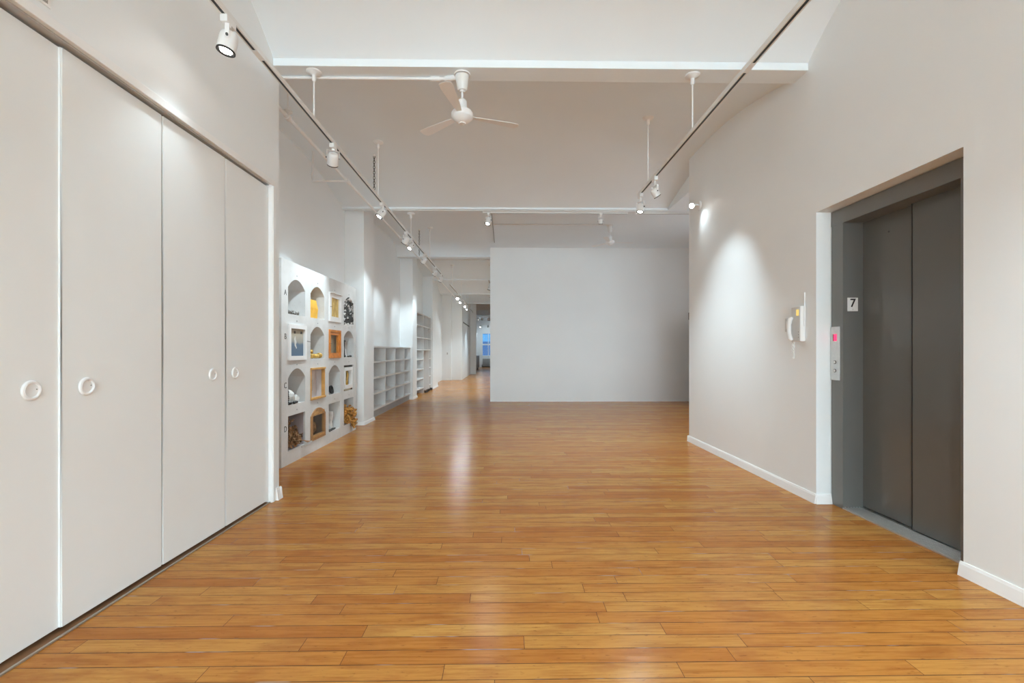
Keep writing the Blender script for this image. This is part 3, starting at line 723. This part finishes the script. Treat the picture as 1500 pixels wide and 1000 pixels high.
mb = MB(); mb.box((LX + .005, NB0, 0), (PX - FT, NB0 + .018, NT)); mb.box((LX + .005, NB1 - .018, 0), (PX - FT, NB1, NT)); mb.box((LX + .005, NB0 + .018, NT - .018), (PX - FT, NB1 - .018, NT))
mb.build('carcass', 'plaster', cabt)
ND = {('A', 3): .10, ('A', 2): .04, ('B', 0): .04, ('B', 2): .06, ('C', 1): .10, ('C', 3): .075, ('D', 1): .14}
lin = {('D', 0): 'mauve', ('B', 2): 'beige', ('C', 1): 'pale', ('D', 1): 'smoke', ('C', 3): 'smoke', ('A', 3): 'grey'}
NI = {}
for key in kinds:
    pl = niche_poly(*key); dep = ND.get(key, .27); mb = MB(); n = len(pl)
    A = [mb.bm.verts.new((PX - FT, y, z)) for y, z in pl]; B = [mb.bm.verts.new((PX - dep, y, z)) for y, z in pl]
    for i in range(n): mb.bm.faces.new((A[i], A[(i + 1) % n], B[(i + 1) % n], B[i]))
    bmesh.ops.recalc_face_normals(mb.bm, faces=mb.bm.faces)
    t3 = tessellate_polygon([[Vector((y, z, 0)) for y, z in pl]])
    for t_ in t3: mb.bm.faces.new([B[i] for i in t_])
    o = mb.build('niche', lin.get(key, 'plaster'), cabt); NI[key] = o
    # little number plate above each niche
    yc = C0 + CP * key[1] + CW / 2; zz = R0[key[0]] + .428
    if kinds[key] == 'rect' or kinds[key] == 'frame': zz = R0[key[0]] + .418
    MB().box((PX, yc - .007, zz - .007), (PX + .003, yc + .007, zz + .007)).build('number_plate', 'grey', cabt)
for ch_, py in (('A', 429), ('B', 493), ('C', 564.5), ('D', 628)):
    yl = ypx(420.3, PX); rot = Matrix(((0, 0, 1, 0), (1, 0, 0, 0), (0, 1, 0, 0), (0, 0, 0, 1)))
    textmesh(ch_, .085, .001, Matrix.Translation((PX + .001, yl, zpx(py, yl))) @ rot, 'row_letter', 'dark', cabt)
def frame_part(key, w, mat, out=.012, depth=.03, ins=-.0, name='frame', poly=None):
    y0 = C0 + CP * key[1] - ins; y1 = y0 + CW + 2 * ins; z0 = R0[key[0]] - ins; z1 = z0 + .37 + 2 * ins
    mb = MB()
    mb.prism([(y0, z0), (y1, z0), (y1, z1), (y0, z1)], lambda p: (PX + out, p[0], p[1]), lambda p: (PX + out - depth, p[0], p[1]), [[(y0 + w, z0 + w), (y1 - w, z0 + w), (y1 - w, z1 - w), (y0 + w, z1 - w)]])
    bmesh.ops.bevel(mb.bm, geom=[e for e in mb.bm.edges if len(e.link_faces) == 2 and e.calc_face_angle(0) > 1 and abs(e.verts[0].co.x - (PX + out)) < 1e-4 and abs(e.verts[1].co.x - (PX + out)) < 1e-4], offset=.004, segments=1, affect='EDGES')
    return mb.build(name, mat, cabt), (y0 + w, y1 - w, z0 + w, z1 - w)
# A3 gold picture
f, (a, b0, c, d) = frame_part(('A', 2), .065, 'white', .016, .04, .005, 'white_frame'); f['label'] = 'white frame around a golden picture'
MB().box((PX - .012, a, c), (PX - .004, b0, d)).build('golden_picture', 'paint_gold', f)
MB().box((PX + .016, a - .055, d + .055), (PX + .045, b0 + .05, d + .064), .001, ).build('frame_ledge', 'wmetal', f)
MB().tube([(PX + .016, a - .05, (c + d) / 2), (PX + .03, a - .02, (c + d) / 2)], .003, 6).build('latch', 'dark', f)
# B1 blue painting
f, (a, b0, c, d) = frame_part(('B', 0), .045, 'white', .018, .04, .008, 'white_frame'); f['label'] = 'white frame around a small blue and beige painting'
pt = MB().box((PX - .014, a, c), (PX - .006, b0, d)).build('blue_painting', 'paint_blue', f)
w_, h_ = b0 - a, d - c
mb = MB(); mb.tube([(PX - .006, a + w_ * .42, c + h_ * .74), (PX - .006, a + w_ * .40, c + h_ * .62), (PX - .006, a + w_ * .44, c + h_ * .50), (PX - .006, a + w_ * .42, c + h_ * .40), (PX - .006, a + w_ * .52, c + h_ * .28)], [.006, .018, .026, .016, .008], 8)
for v in mb.bm.verts: v.co.x = PX - .006 + (v.co.x - PX + .006) * .1
mb.build('painted_figure', 'clay', pt)
for u_ in (.38, .85):
    MB().box((PX - .0065, a + w_ * (u_ - .06), c + h_ * .82), (PX - .005, a + w_ * (u_ + .06), c + h_ * .92)).build('painted_window', 'dark', pt)
MB().tube([(PX + .0, b0 + .06, (c + d) / 2 + .02), (PX + .03, b0 + .07, (c + d) / 2 + .015), (PX + .03, b0 + .12, (c + d) / 2 + .01)], .0035, 6).build('latch', 'dark', f)
# B3 orange frame
f, (a, b0, c, d) = frame_part(('B', 2), .028, 'wood_o', .014, .04, .002, 'wooden_frame'); f['label'] = 'bright orange wooden frame'
mb = MB(); mb.prism([(a, c), (b0, c), (b0, d), (a, d)], lambda p: (PX + .002, p[0], p[1]), lambda p: (PX - .03, p[0], p[1]), [[(a + .05, c + .04), (b0 - .05, c + .04), (b0 - .05, d - .04), (a + .05, d - .04)]]); mb.build('inner_frame', 'wood_o', f)
MB().box((PX - .012, a + .045, c + .035), (PX - .009, b0 - .045, d - .035)).build('glass_pane', 'glass', f)
MB().box((PX + .012, a - .026, (c + d) / 2), (PX + .02, a + .04, (c + d) / 2 + .004)).build('latch', 'dark', f)
# C2 honey frame
f, (a, b0, c, d) = frame_part(('C', 1), .02, 'wood_l', .008, .04, .004, 'wooden_frame'); f['label'] = 'honey coloured wooden frame with a pale back'
MB().box((PX + .004, a - .022, d - .002), (PX + .02, b0 + .022, d + .022), .004).build('top_moulding', 'wood_l', f)
MB().box((PX + .004, a - .022, c - .022), (PX + .02, b0 + .022, c + .002), .004).build('bottom_moulding', 'wood_l', f)
mb = MB()
for k in range(6): mb.tube([(PX - .097, a + .17 + .02 * k, c + .06 + random.random() * .1), (PX - .097, a + .18 + .022 * k, c + .16 + random.random() * .1)], .002, 5)
mb.build('scratch_drawing', 'grey', f)
# C4 white frame with gold figure
f, (a, b0, c, d) = frame_part(('C', 3), .05, 'white', .0, .05, -.03, 'white_frame'); f['label'] = 'white frame around a golden figure'
# D2 arched brown frame
k_ = ('D', 1); po = niche_poly(*k_, inset=-.004); hi_ = niche_poly(*k_)
a, b0 = C0 + CP + .035, C0 + CP + CW - .035; zlo, zhi = R0['D'] + .05, R0['D'] + .285
mb = MB(); mb.prism(po, lambda p: (PX + .016, p[0], p[1]), lambda p: (PX - .018, p[0], p[1]), [[(a, zlo), (b0, zlo), (b0, zhi), (a, zhi)]])
f = mb.build('arched_wooden_frame', 'wood_b', cabt); f['label'] = 'arched brown wooden frame with dark glass'
MB().box((PX - .008, a, zlo), (PX - .005, b0, zhi)).build('glass_pane', 'glass', f)
mb = MB()
for i in range(9): mb.tube([(PX + .017, a + .03 + i * .04, zhi + .015 + .01 * (i % 2)), (PX + .017, a + .05 + i * .035, zhi + .03 + .02 * math.sin(i))], .004, 6)
mb.build('carved_crest', 'wood_l', f)
mb = MB()
for s_ in (zlo - .022, zlo - .01): mb.box((PX + .014, a, s_), (PX + .02, b0, s_ + .004))
mb.build('bottom_moulding', 'wood_l', f)

def NY(c_, u): return C0 + CP * c_ + CW * u
def NZ(r_): return R0[r_]
GC = 'objects displayed in the niche cabinet'
# A1 dry twigs
mb = MB()
for i in range(34):
    y = NY(0, random.uniform(.08, .8)); x = PX - random.uniform(.005, .07); z = NZ('A') + .006; a = random.uniform(-1, 1)
    mb.tube([(x, y, z), (x + random.uniform(-.02, .03), y + .025 * a, z + random.uniform(.0, .02)), (x + random.uniform(-.02, .04), y + .05 * a, z + random.uniform(.0, .045))], .0022, 5)
for i in range(26): mb.leaf((PX - random.uniform(.0, .1), NY(0, random.uniform(.1, .75)), NZ('A') + .008), (random.uniform(-1, 1), random.uniform(-1, 1), random.uniform(0, .9)), .03, .008)
o = mb.build('dry_twigs', 'twig'); tag(o, 'scatter of thin dark dry twigs in the first niche of row A', 'twigs', GC)
# A2 gold box
y0, y1 = NY(1, .20), NY(1, .78); z0 = NZ('A')
mb = MB(); bm = mb.bm
def V(x, y, z): return bm.verts.new((x, y, z))
fr = [V(PX - .05, y0, z0), V(PX - .03, y1 - .06, z0), V(PX - .06, y1 - .03, z0), V(PX - .13, y1 - .06, z0), V(PX - .13, y0, z0)]
md = [V(PX - .04, y0, z0 + .13), V(PX - .02, y1 - .055, z0 + .12), V(PX - .06, y1 + .03, z0 + .12), V(PX - .13, y1, z0 + .12), V(PX - .13, y0, z0 + .13)]
tp = [V(PX - .06, y0, z0 + .23), V(PX - .04, y1 - .065, z0 + .225), V(PX - .07, y1 - .05, z0 + .222), V(PX - .13, y1 - .07, z0 + .22), V(PX - .13, y0, z0 + .23)]
for A, B in ((fr, md), (md, tp)):
    for i in range(5): bm.faces.new((A[i], A[(i + 1) % 5], B[(i + 1) % 5], B[i]))
bm.faces.new(fr); bm.faces.new(tp)
gb = thing('gold_box', 'faceted golden box filling the second niche of row A', 'gold box', (PX - .1, y0 + .1, z0), group=GC)
mb.build('box', 'gold', gb)
mb = MB(); mb.blob((PX - .09, y0 + .03, z0 + .238), .018, 1, .2); mb.build('knob', 'wood_b', gb)
# A4 lace leaves
mb = MB(); mbd = MB()
for i in range(60):
    u = random.uniform(.06, .94); zz = NZ('A') + random.uniform(-.03, .30 + .09 * (1 - abs(2 * u - 1) ** 2)); y = NY(3, u); a = random.uniform(0, 2 * PI); s_ = random.uniform(.5, 1)
    pts = [(PX + .002 + random.uniform(-.01, .01), y + .035 * s_ * (k / 6) * math.cos(a + k * .35), zz + .035 * s_ * (k / 6) * math.sin(a + k * .35)) for k in range(7)]
    (mb if i % 5 < 3 else mbd).tube(pts, [.007 * s_, .010 * s_, .011 * s_, .009 * s_, .007 * s_, .005 * s_, .002 * s_], 6)
lw = thing('lace_ornament', 'black and white leafy ornament in the arched last niche of row A', 'ornament', (PX, NY(3, .5), NZ('A')), group=GC)
mb.build('white_leaves', 'white', lw); mbd.build('black_leaves', 'dark', lw)
mb = MB(); mb.prism(niche_poly('A', 3, .004), lambda p: (PX - .025, p[0], p[1]), lambda p: (PX - .03, p[0], p[1])); mb.build('dark_backing', 'dark', lw)
# B2 golden fruits
fr_l = ['golden fruit at the left end of the second niche of row B', 'golden fruit second from left in the second niche of row B', 'bright golden fruit in the middle of the second niche of row B',
        'golden fruit beside the brown one in the second niche of row B', 'brownish golden fruit at the right end of the second niche of row B', 'golden fruit on top of the others in the second niche of row B']
for i, (u, dz, r_) in enumerate(((.22, 0, .036), (.40, 0, .034), (.56, 0, .03), (.71, 0, .03), (.88, 0, .038), (.31, .058, .028))):
    mb = MB(); mb.blob((PX - .045 - .006 * (i % 2), NY(1, u), NZ('B') + r_ * .92 + dz), r_, 3, .03, (1, 1, .92))
    o = mb.build('gilded_fruit', 'goldp', smooth=True); tag(o, fr_l[i], 'fruit', 'gilded fruits in the niche')
# B4 white wing + dark figurines
mb = MB(); mb.tube([(PX - .055, NY(3, .30), NZ('B') + .15), (PX - .055, NY(3, .43), NZ('B') + .10), (PX - .055, NY(3, .58), NZ('B') + .02)], [.02, .024, .012], 10)
for v in mb.bm.verts: v.co.z = max(v.co.z, NZ('B') + .001)
tag(mb.build('white_shell', 'white', smooth=True), 'curved white shell piece in the last niche of row B', 'shell', GC)
mb = MB(); mb.blob((PX - .03, NY(3, .26), NZ('B') + .235), .018, 2, .1); mb.tube([(PX - .03, NY(3, .26), NZ('B') + .03), (PX - .03, NY(3, .28), NZ('B') + .12), (PX - .03, NY(3, .26), NZ('B') + .22)], [.008, .006, .008], 8); mb.blob((PX - .03, NY(3, .24), NZ('B') + .018), .026, 2, .1, (1, 1, .7))
tag(mb.build('dark_figurine', 'dark', smooth=True), 'thin dark figurine at the left of the last niche of row B', 'figurine', GC)
for i, (u, r_) in enumerate(((.70, .018), (.90, .024))):
    tag(MB().blob((PX - .035, NY(3, u), NZ('B') + r_ * .6), r_, 2, .12, (1, 1.4, .6)).build('dark_stone', 'dark'), ['small flat dark stone mid-way along the last niche of row B', 'larger dark stone at the right of the last niche of row B'][i], 'stone', GC)
# C1 glassy rock, black bits
mb = MB(); mb.blob((PX - .085, NY(0, .48), NZ('C') + .075), .075, 2, .12, (.8, 1.1, .95))
tag(mb.build('pale_rock', 'clay'), 'pale translucent looking rock in the first niche of row C', 'rock', GC)
mb = MB(); mb.blob((PX - .07, NY(0, .80), NZ('C') + .045), .045, 2, .15, (.8, 1, .95))
tag(mb.build('pale_rock', 'clay'), 'smaller pale rock right of the large one in the first niche of row C', 'rock', GC)
mb = MB()
for i in range(14): mb.blob((PX - .012 + random.uniform(-.01, .01), NY(0, .07 + i * .04), NZ('C') + .014), random.uniform(.009, .018), 1, .2)
for i in range(6): mb.blob((PX - .018, NY(0, .09), NZ('C') + .03 + i * .022), .014, 1, .2)
tag(mb.build('charcoal_bits', 'black'), 'line of charcoal bits at the front of the first niche of row C', 'charcoal', GC)
# C3 black bowl
mb = MB(); T = Matrix.Translation((PX - .05, NY(2, .50), NZ('C') + .056)) @ Matrix.Rotation(PI / 2.3, 4, 'Y')
mb.lathe([(0, -.03), (.03, -.028), (.055, -.005), (.058, .015), (.05, .015), (.045, 0), (0, -.015)], T, 24); tag(mb.build('black_bowl', 'black', smooth=True), 'round black bowl tipped on its side in the third niche of row C', 'bowl', GC)
# C4 gold figure
mb = MB(); mb.tube([(PX - .045, NY(3, .57), NZ('C') + .075), (PX - .04, NY(3, .52), NZ('C') + .13), (PX - .04, NY(3, .58), NZ('C') + .18), (PX - .042, NY(3, .62), NZ('C') + .23), (PX - .045, NY(3, .60), NZ('C') + .275), (PX - .045, NY(3, .58), NZ('C') + .31)], [.026, .02, .018, .022, .012, .022], 12)
for v in mb.bm.verts: v.co.x -= .0
tag(mb.build('golden_figurine', 'goldp', smooth=True), 'slender golden figurine framed in the last niche of row C', 'figurine', GC)
mb = MB(); mb.box((PX - .068, NY(3, .25), NZ('C') + .001), (PX - .022, NY(3, .85), NZ('C') + .055), .003); tag(mb.build('figurine_stand', 'beige'), 'beige block under the golden figurine in row C', 'stand', GC)
# D1 bouquet
def bouquet(name, label, mat, ctr, spread, n, ls, blobs=0, cat='dried flowers'):
    mb = MB()
    for i in range(n):
        p = Vector((ctr[0] + random.gauss(0, spread[0]), ctr[1] + random.gauss(0, spread[1]), ctr[2] + random.gauss(0, spread[2])))
        p.x = min(p.x, PX + .05); p.x = max(p.x, PX - .22)
        p.z = max(p.z, spread[3]); p.y = max(p.y, spread[4]); p.y = min(p.y, spread[5])
        for k in range(4):
            mb.leaf(p, (random.uniform(-.3, 1), random.uniform(-1, 1) * .7, random.uniform(-1, 1)), ls * random.uniform(.5, 1), ls * .32, random.uniform(.1, .9))
    return tag(mb.build(name, mat), label, cat, GC)
yl0 = NY(0, .07); 
bouquet('dried_bouquet', 'tall clump of dry brown leaves and flowers in the first niche of row D', 'leafb', (PX - .06, NY(0, .17), NZ('D') + .17), (.03, .045, .08, NZ('D') + .045, yl0, NY(0, .5)), 60, .05)
bouquet('dried_bouquet', 'lighter brown dried flower heads lying at the right of the first niche of row D', 'leafb', (PX - .04, NY(0, .48), NZ('D') + .10), (.03, .09, .035, NZ('D') + .05, yl0, NY(0, .8)), 70, .05)
mb = MB()
for i in range(8): mb.tube([(PX - .05, NY(0, .3 + .03 * i), NZ('D') + .11 - .006 * i), (PX + .02, NY(0, .75), NZ('D') + .06), (PX + .035, NY(0, .95) + .01 * i, NZ('D') + .02)], .003, 5)
tag(mb.build('flower_stems', 'wood_b'), 'bundle of dry stems sticking out of the first niche of row D', 'stems', GC)
mb = MB(); mb.tube([(PX + .012, NY(0, .72), NZ('D') - .012), (PX + .03, NY(0, .95), NZ('D') - .01), (PX + .035, NY(0, 1.15), NZ('D') + .0), (PX + .03, NY(0, 1.25), NZ('D') + .01)], [.006, .01, .012, .008], 8)
tag(mb.build('driftwood', 'steel', smooth=True), 'smooth grey driftwood piece sticking out below the first niche of row D', 'driftwood', GC)
# D2 inside
mb = MB(); mb.blob((PX - .075, NY(1, .55), NZ('D') + .125), .075, 3, .1, (.5, 1, 1)); tag(mb.build('dark_nest', 'leafb'), 'dark round nest behind the glass of the arched case in row D', 'nest', GC)
# D3 pieces
for i, (u, r_) in enumerate(((.14, .026), (.33, .02), (.52, .022), (.70, .016))):
    tag(MB().blob((PX - .022 - .004 * i, NY(2, u), NZ('D') + r_ * .65), r_, 2, .2, (1, 1.5, .65)).build('dark_stone', 'dark'), ['leftmost', 'second', 'third', 'rightmost small'][i] + ' dark stone on the floor of the third niche of row D', 'stone', 'stones in the third niche of row D')
mb = MB(); mb.lathe([(0, 0), (.045, 0), (.05, .03), (.035, .10), (.055, .17), (.05, .24), (.0, .25)], Matrix.Translation((PX - .10, NY(2, .66), NZ('D'))), 18); tag(mb.build('grey_vase', 'clay', smooth=True), 'pale grey vase in the shade of the third niche of row D', 'vase', GC)
# D4 golden flowers
bouquet('golden_bouquet', 'golden dried flowers heaped in the last niche of row D', 'leafg', (PX - .02, NY(3, .42), NZ('D') + .14), (.03, .09, .055, NZ('D') + .05, NY(3, .1), NY(3, .9)), 110, .055)
bouquet('golden_bouquet', 'golden flower head hanging below the last niche of row D', 'leafg', (PX + .035, NY(3, .72), NZ('D') + .0), (.012, .035, .03, NZ('D') - .06, NY(3, .5), NY(3, 1.0)), 26, .05)

# ------------------------------------------------------------------ shelving
SX = -2.34
def shelving(label, ysd, zs, y_end=None):
    s_ = thing('shelving_unit', label, 'shelving unit', (SX, (ysd[0] + ysd[-1]) / 2, 0)); return s_
ysd = [ypx(p, SX) for p in (549, 565.6, 580, 593, 603)]
ysd[0] = cols[0][1] + .004; ysd[-1] = cols[1][0] - .004
s1 = shelving('low white cube shelves of four rows between the first two columns', ysd, None)
zsh = [.145, .43, .715, 1.0, 1.275]
for z in zsh: MB().box((LX + .01, ysd[0], z - .014), (SX, ysd[-1], z + .014), .002).build('shelf', 'shelf', s1)
for i, y in enumerate(ysd):
    yy = min(max(y, ysd[0] + .012), ysd[-1] - .012)
    MB().box((LX + .01, yy - .011, .131), (SX - .003, yy + .011, 1.27), .001).build('divider', 'shelf', s1)
MB().box((SX - .05, ysd[0], 0), (SX - .03, ysd[-1], .132)).build('kick_board', 'grey', s1)
MB().box((LX + .003, ysd[0], 0), (LX + .009, ysd[-1], 1.27)).build('back_panel', 'shelf', s1)
a, b0 = cols[1][1] + .004, cols[2][0] - .004; d1, d2 = ypx(621, SX), ypx(627.2, SX)
s2 = shelving('tall white shelves with open cubes above and a deep open bay below', (a, b0), None)
T2 = 2.235
for z in (1.235, 1.57, 1.905, T2): MB().box((LX + .01, a, z - .013), (SX, b0, z + .013), .002).build('shelf', 'shelf', s2)
for z in (.15, .42, .69, .965): MB().box((LX + .01, a, z - .013), (SX, d1, z + .013), .002).build('shelf', 'shelf', s2)
for z in (.15, .42, .69, .965): MB().box((LX + .01, b0 - .35, z - .013), (SX, b0, z + .013), .002).build('shelf', 'shelf', s2)
for (y, z0, z1) in ((a + .011, 0, T2), (d1, 0, T2), (d2, 1.235, T2), (b0 - .35, 0, 1.235), (b0 - .011, 0, T2)):
    MB().box((LX + .01, y - .011, z0), (SX - .003, y + .011, z1), .001).build('divider', 'shelf', s2)
MB().box((LX + .003, a, 0), (LX + .009, b0, T2)).build('back_panel', 'shelf', s2)
o = MB().box((LX + .02, d1 + .05, .03), (SX - .03, d1 + .10, 1.0), .004).build('white_board', 'white'); tag(o, 'plain white board standing upright in the open bay of the tall shelves', 'board')
for i, y in enumerate((d1 - .02, d1 + .25, d1 + .5, d1 + .95)):
    mb = MB(); pts = []
    for k in range(26): pts.append((SX + .06 + .035 * math.cos(k * .9 + i), y + .07 * math.sin(k * .9), .012 + .0022 * k + .01 * math.sin(k * 2.1)))
    mb.tube(pts, .009, 6); tag(mb.build('cable_coil', 'cable', smooth=True), ['nearest', 'second', 'third', 'farthest'][i] + ' black cable coil on the floor before the tall shelves', 'cable', 'black cables by the tall shelves')

# slot in the hallway wall and plate
t = thing('slot_vent', 'dark narrow slot vent high on the far left hallway wall', 'vent', (-1.80, 21.2, 2.42))
MB().box((-1.80, 19.7, 2.38), (-1.785, 23.1, 2.46), .004).build('vent_frame', 'wmetal', t); MB().box((-1.787, 19.75, 2.395), (-1.782, 23.05, 2.445)).build('vent_slot', 'dark', t)

# kitchen bits and radiator far away
kb = thing('kitchen_counter', 'grey kitchen base cabinets with pale worktop at the end of the hallway', 'kitchen cabinet', (-2.1, 30.5, 0))
MB().box((-2.41, 27.2, .08), (-1.80, 32.2, .88)).build('cabinet_body', 'counter', kb); MB().box((-2.40, 27.22, 0), (-1.86, 32.18, .08)).build('plinth', 'dark', kb); MB().box((-2.42, 27.15, .88), (-1.77, 32.25, .92), .004).build('worktop', 'white', kb)
for i in range(6): MB().box((-1.80, 27.25 + i * .82, .1), (-1.782, 28.02 + i * .82, .86), .004).build('door_front', 'counter', kb)
ku = thing('wall_cabinet', 'tall white wall cabinets over the far kitchen counter', 'kitchen cabinet', (-2.2, 30.5, 1.4))
MB().box((-2.42, 27.2, 1.35), (-2.0, 32.2, 2.45)).build('cabinet_body', 'trim', ku)
for i in range(6): MB().box((-2.0, 27.25 + i * .82, 1.37), (-1.982, 28.02 + i * .82, 2.43), .004).build('door_front', 'trim', ku)
rd = thing('radiator', 'silver cast iron radiator under the far window', 'radiator', (-1.1, 34.6, 0))
for i in range(14):
    x = -1.68 + i * .075
    MB().box((x, 34.5, .09), (x + .058, 34.72, .64), .02).build('section', 'silver', rd)
MB().box((-1.7, 34.48, 0), (-.6, 34.74, .07)).build('base', 'dark', rd); MB().tube([(-1.72, 34.6, 0), (-1.72, 34.6, .16), (-1.66, 34.6, .16)], .02, 8).build('valve', 'dark', rd)

for o in bpy.data.objects:
    if '_local' in o: del o['_local']

# ------------------------------------------------------------------ sky and added window fill
w = bpy.data.worlds.new('World'); bpy.context.scene.world = w; w.use_nodes = True
bg = w.node_tree.nodes['Background']; bg.inputs[0].default_value = (.84, .91, 1, 1); bg.inputs[1].default_value = .75
def area(name, loc, rot, sx_, sy_, e, c=(1, 1, 1)):
    ld = bpy.data.lights.new(name, 'AREA'); ld.shape = 'RECTANGLE'; ld.size = sx_; ld.size_y = sy_; ld.energy = e; ld.color = c
    o = bpy.data.objects.new(name, ld); col.objects.link(o); o.location = loc; o.rotation_euler = rot; return o
for a, c in RW: area('daylight', ((a + c) / 2, -9.70, (rz0 + rz1) / 2), (PI / 2, 0, 0), c - a, rz1 - rz0, 140, (.735, .91, 1))  # fill lights outside the added rear windows
for (a, c), e_ in zip(SW, (7, 1)): area('daylight', (4.93, (a + c) / 2, 1.75), (0, PI / 2, 0), 2.3, c - a, e_, (.94, .96, 1))  # weak fill lights outside the added side windows
for a, c in []: area('daylight', ((a + c) / 2, FY + .26, (zb + zt) / 2), (-PI / 2, 0, 0), c - a, zt - zb, 60, (.85, .93, 1))

# ------------------------------------------------------------------ camera
cd = bpy.data.cameras.new('camera'); cam = bpy.data.objects.new('camera', cd); col.objects.link(cam)
cam.location = (0, 0, CH); cam.rotation_euler = (PI / 2, 0, -YAW)
cd.sensor_width = 36; cd.lens = F / 1500 * 36; cd.shift_y = (HZ - 500) / 1500; cd.clip_start = .05; cd.clip_end = 200
sc = bpy.context.scene; sc.camera = cam
sc.cycles.max_bounces = 16; sc.cycles.diffuse_bounces = 12; sc.cycles.sample_clamp_indirect = 0
vs = sc.view_settings; vs.view_transform = 'Standard'; vs.look = 'None'; vs.gamma = 1; vs.use_curve_mapping = False; vs.exposure = 1.33
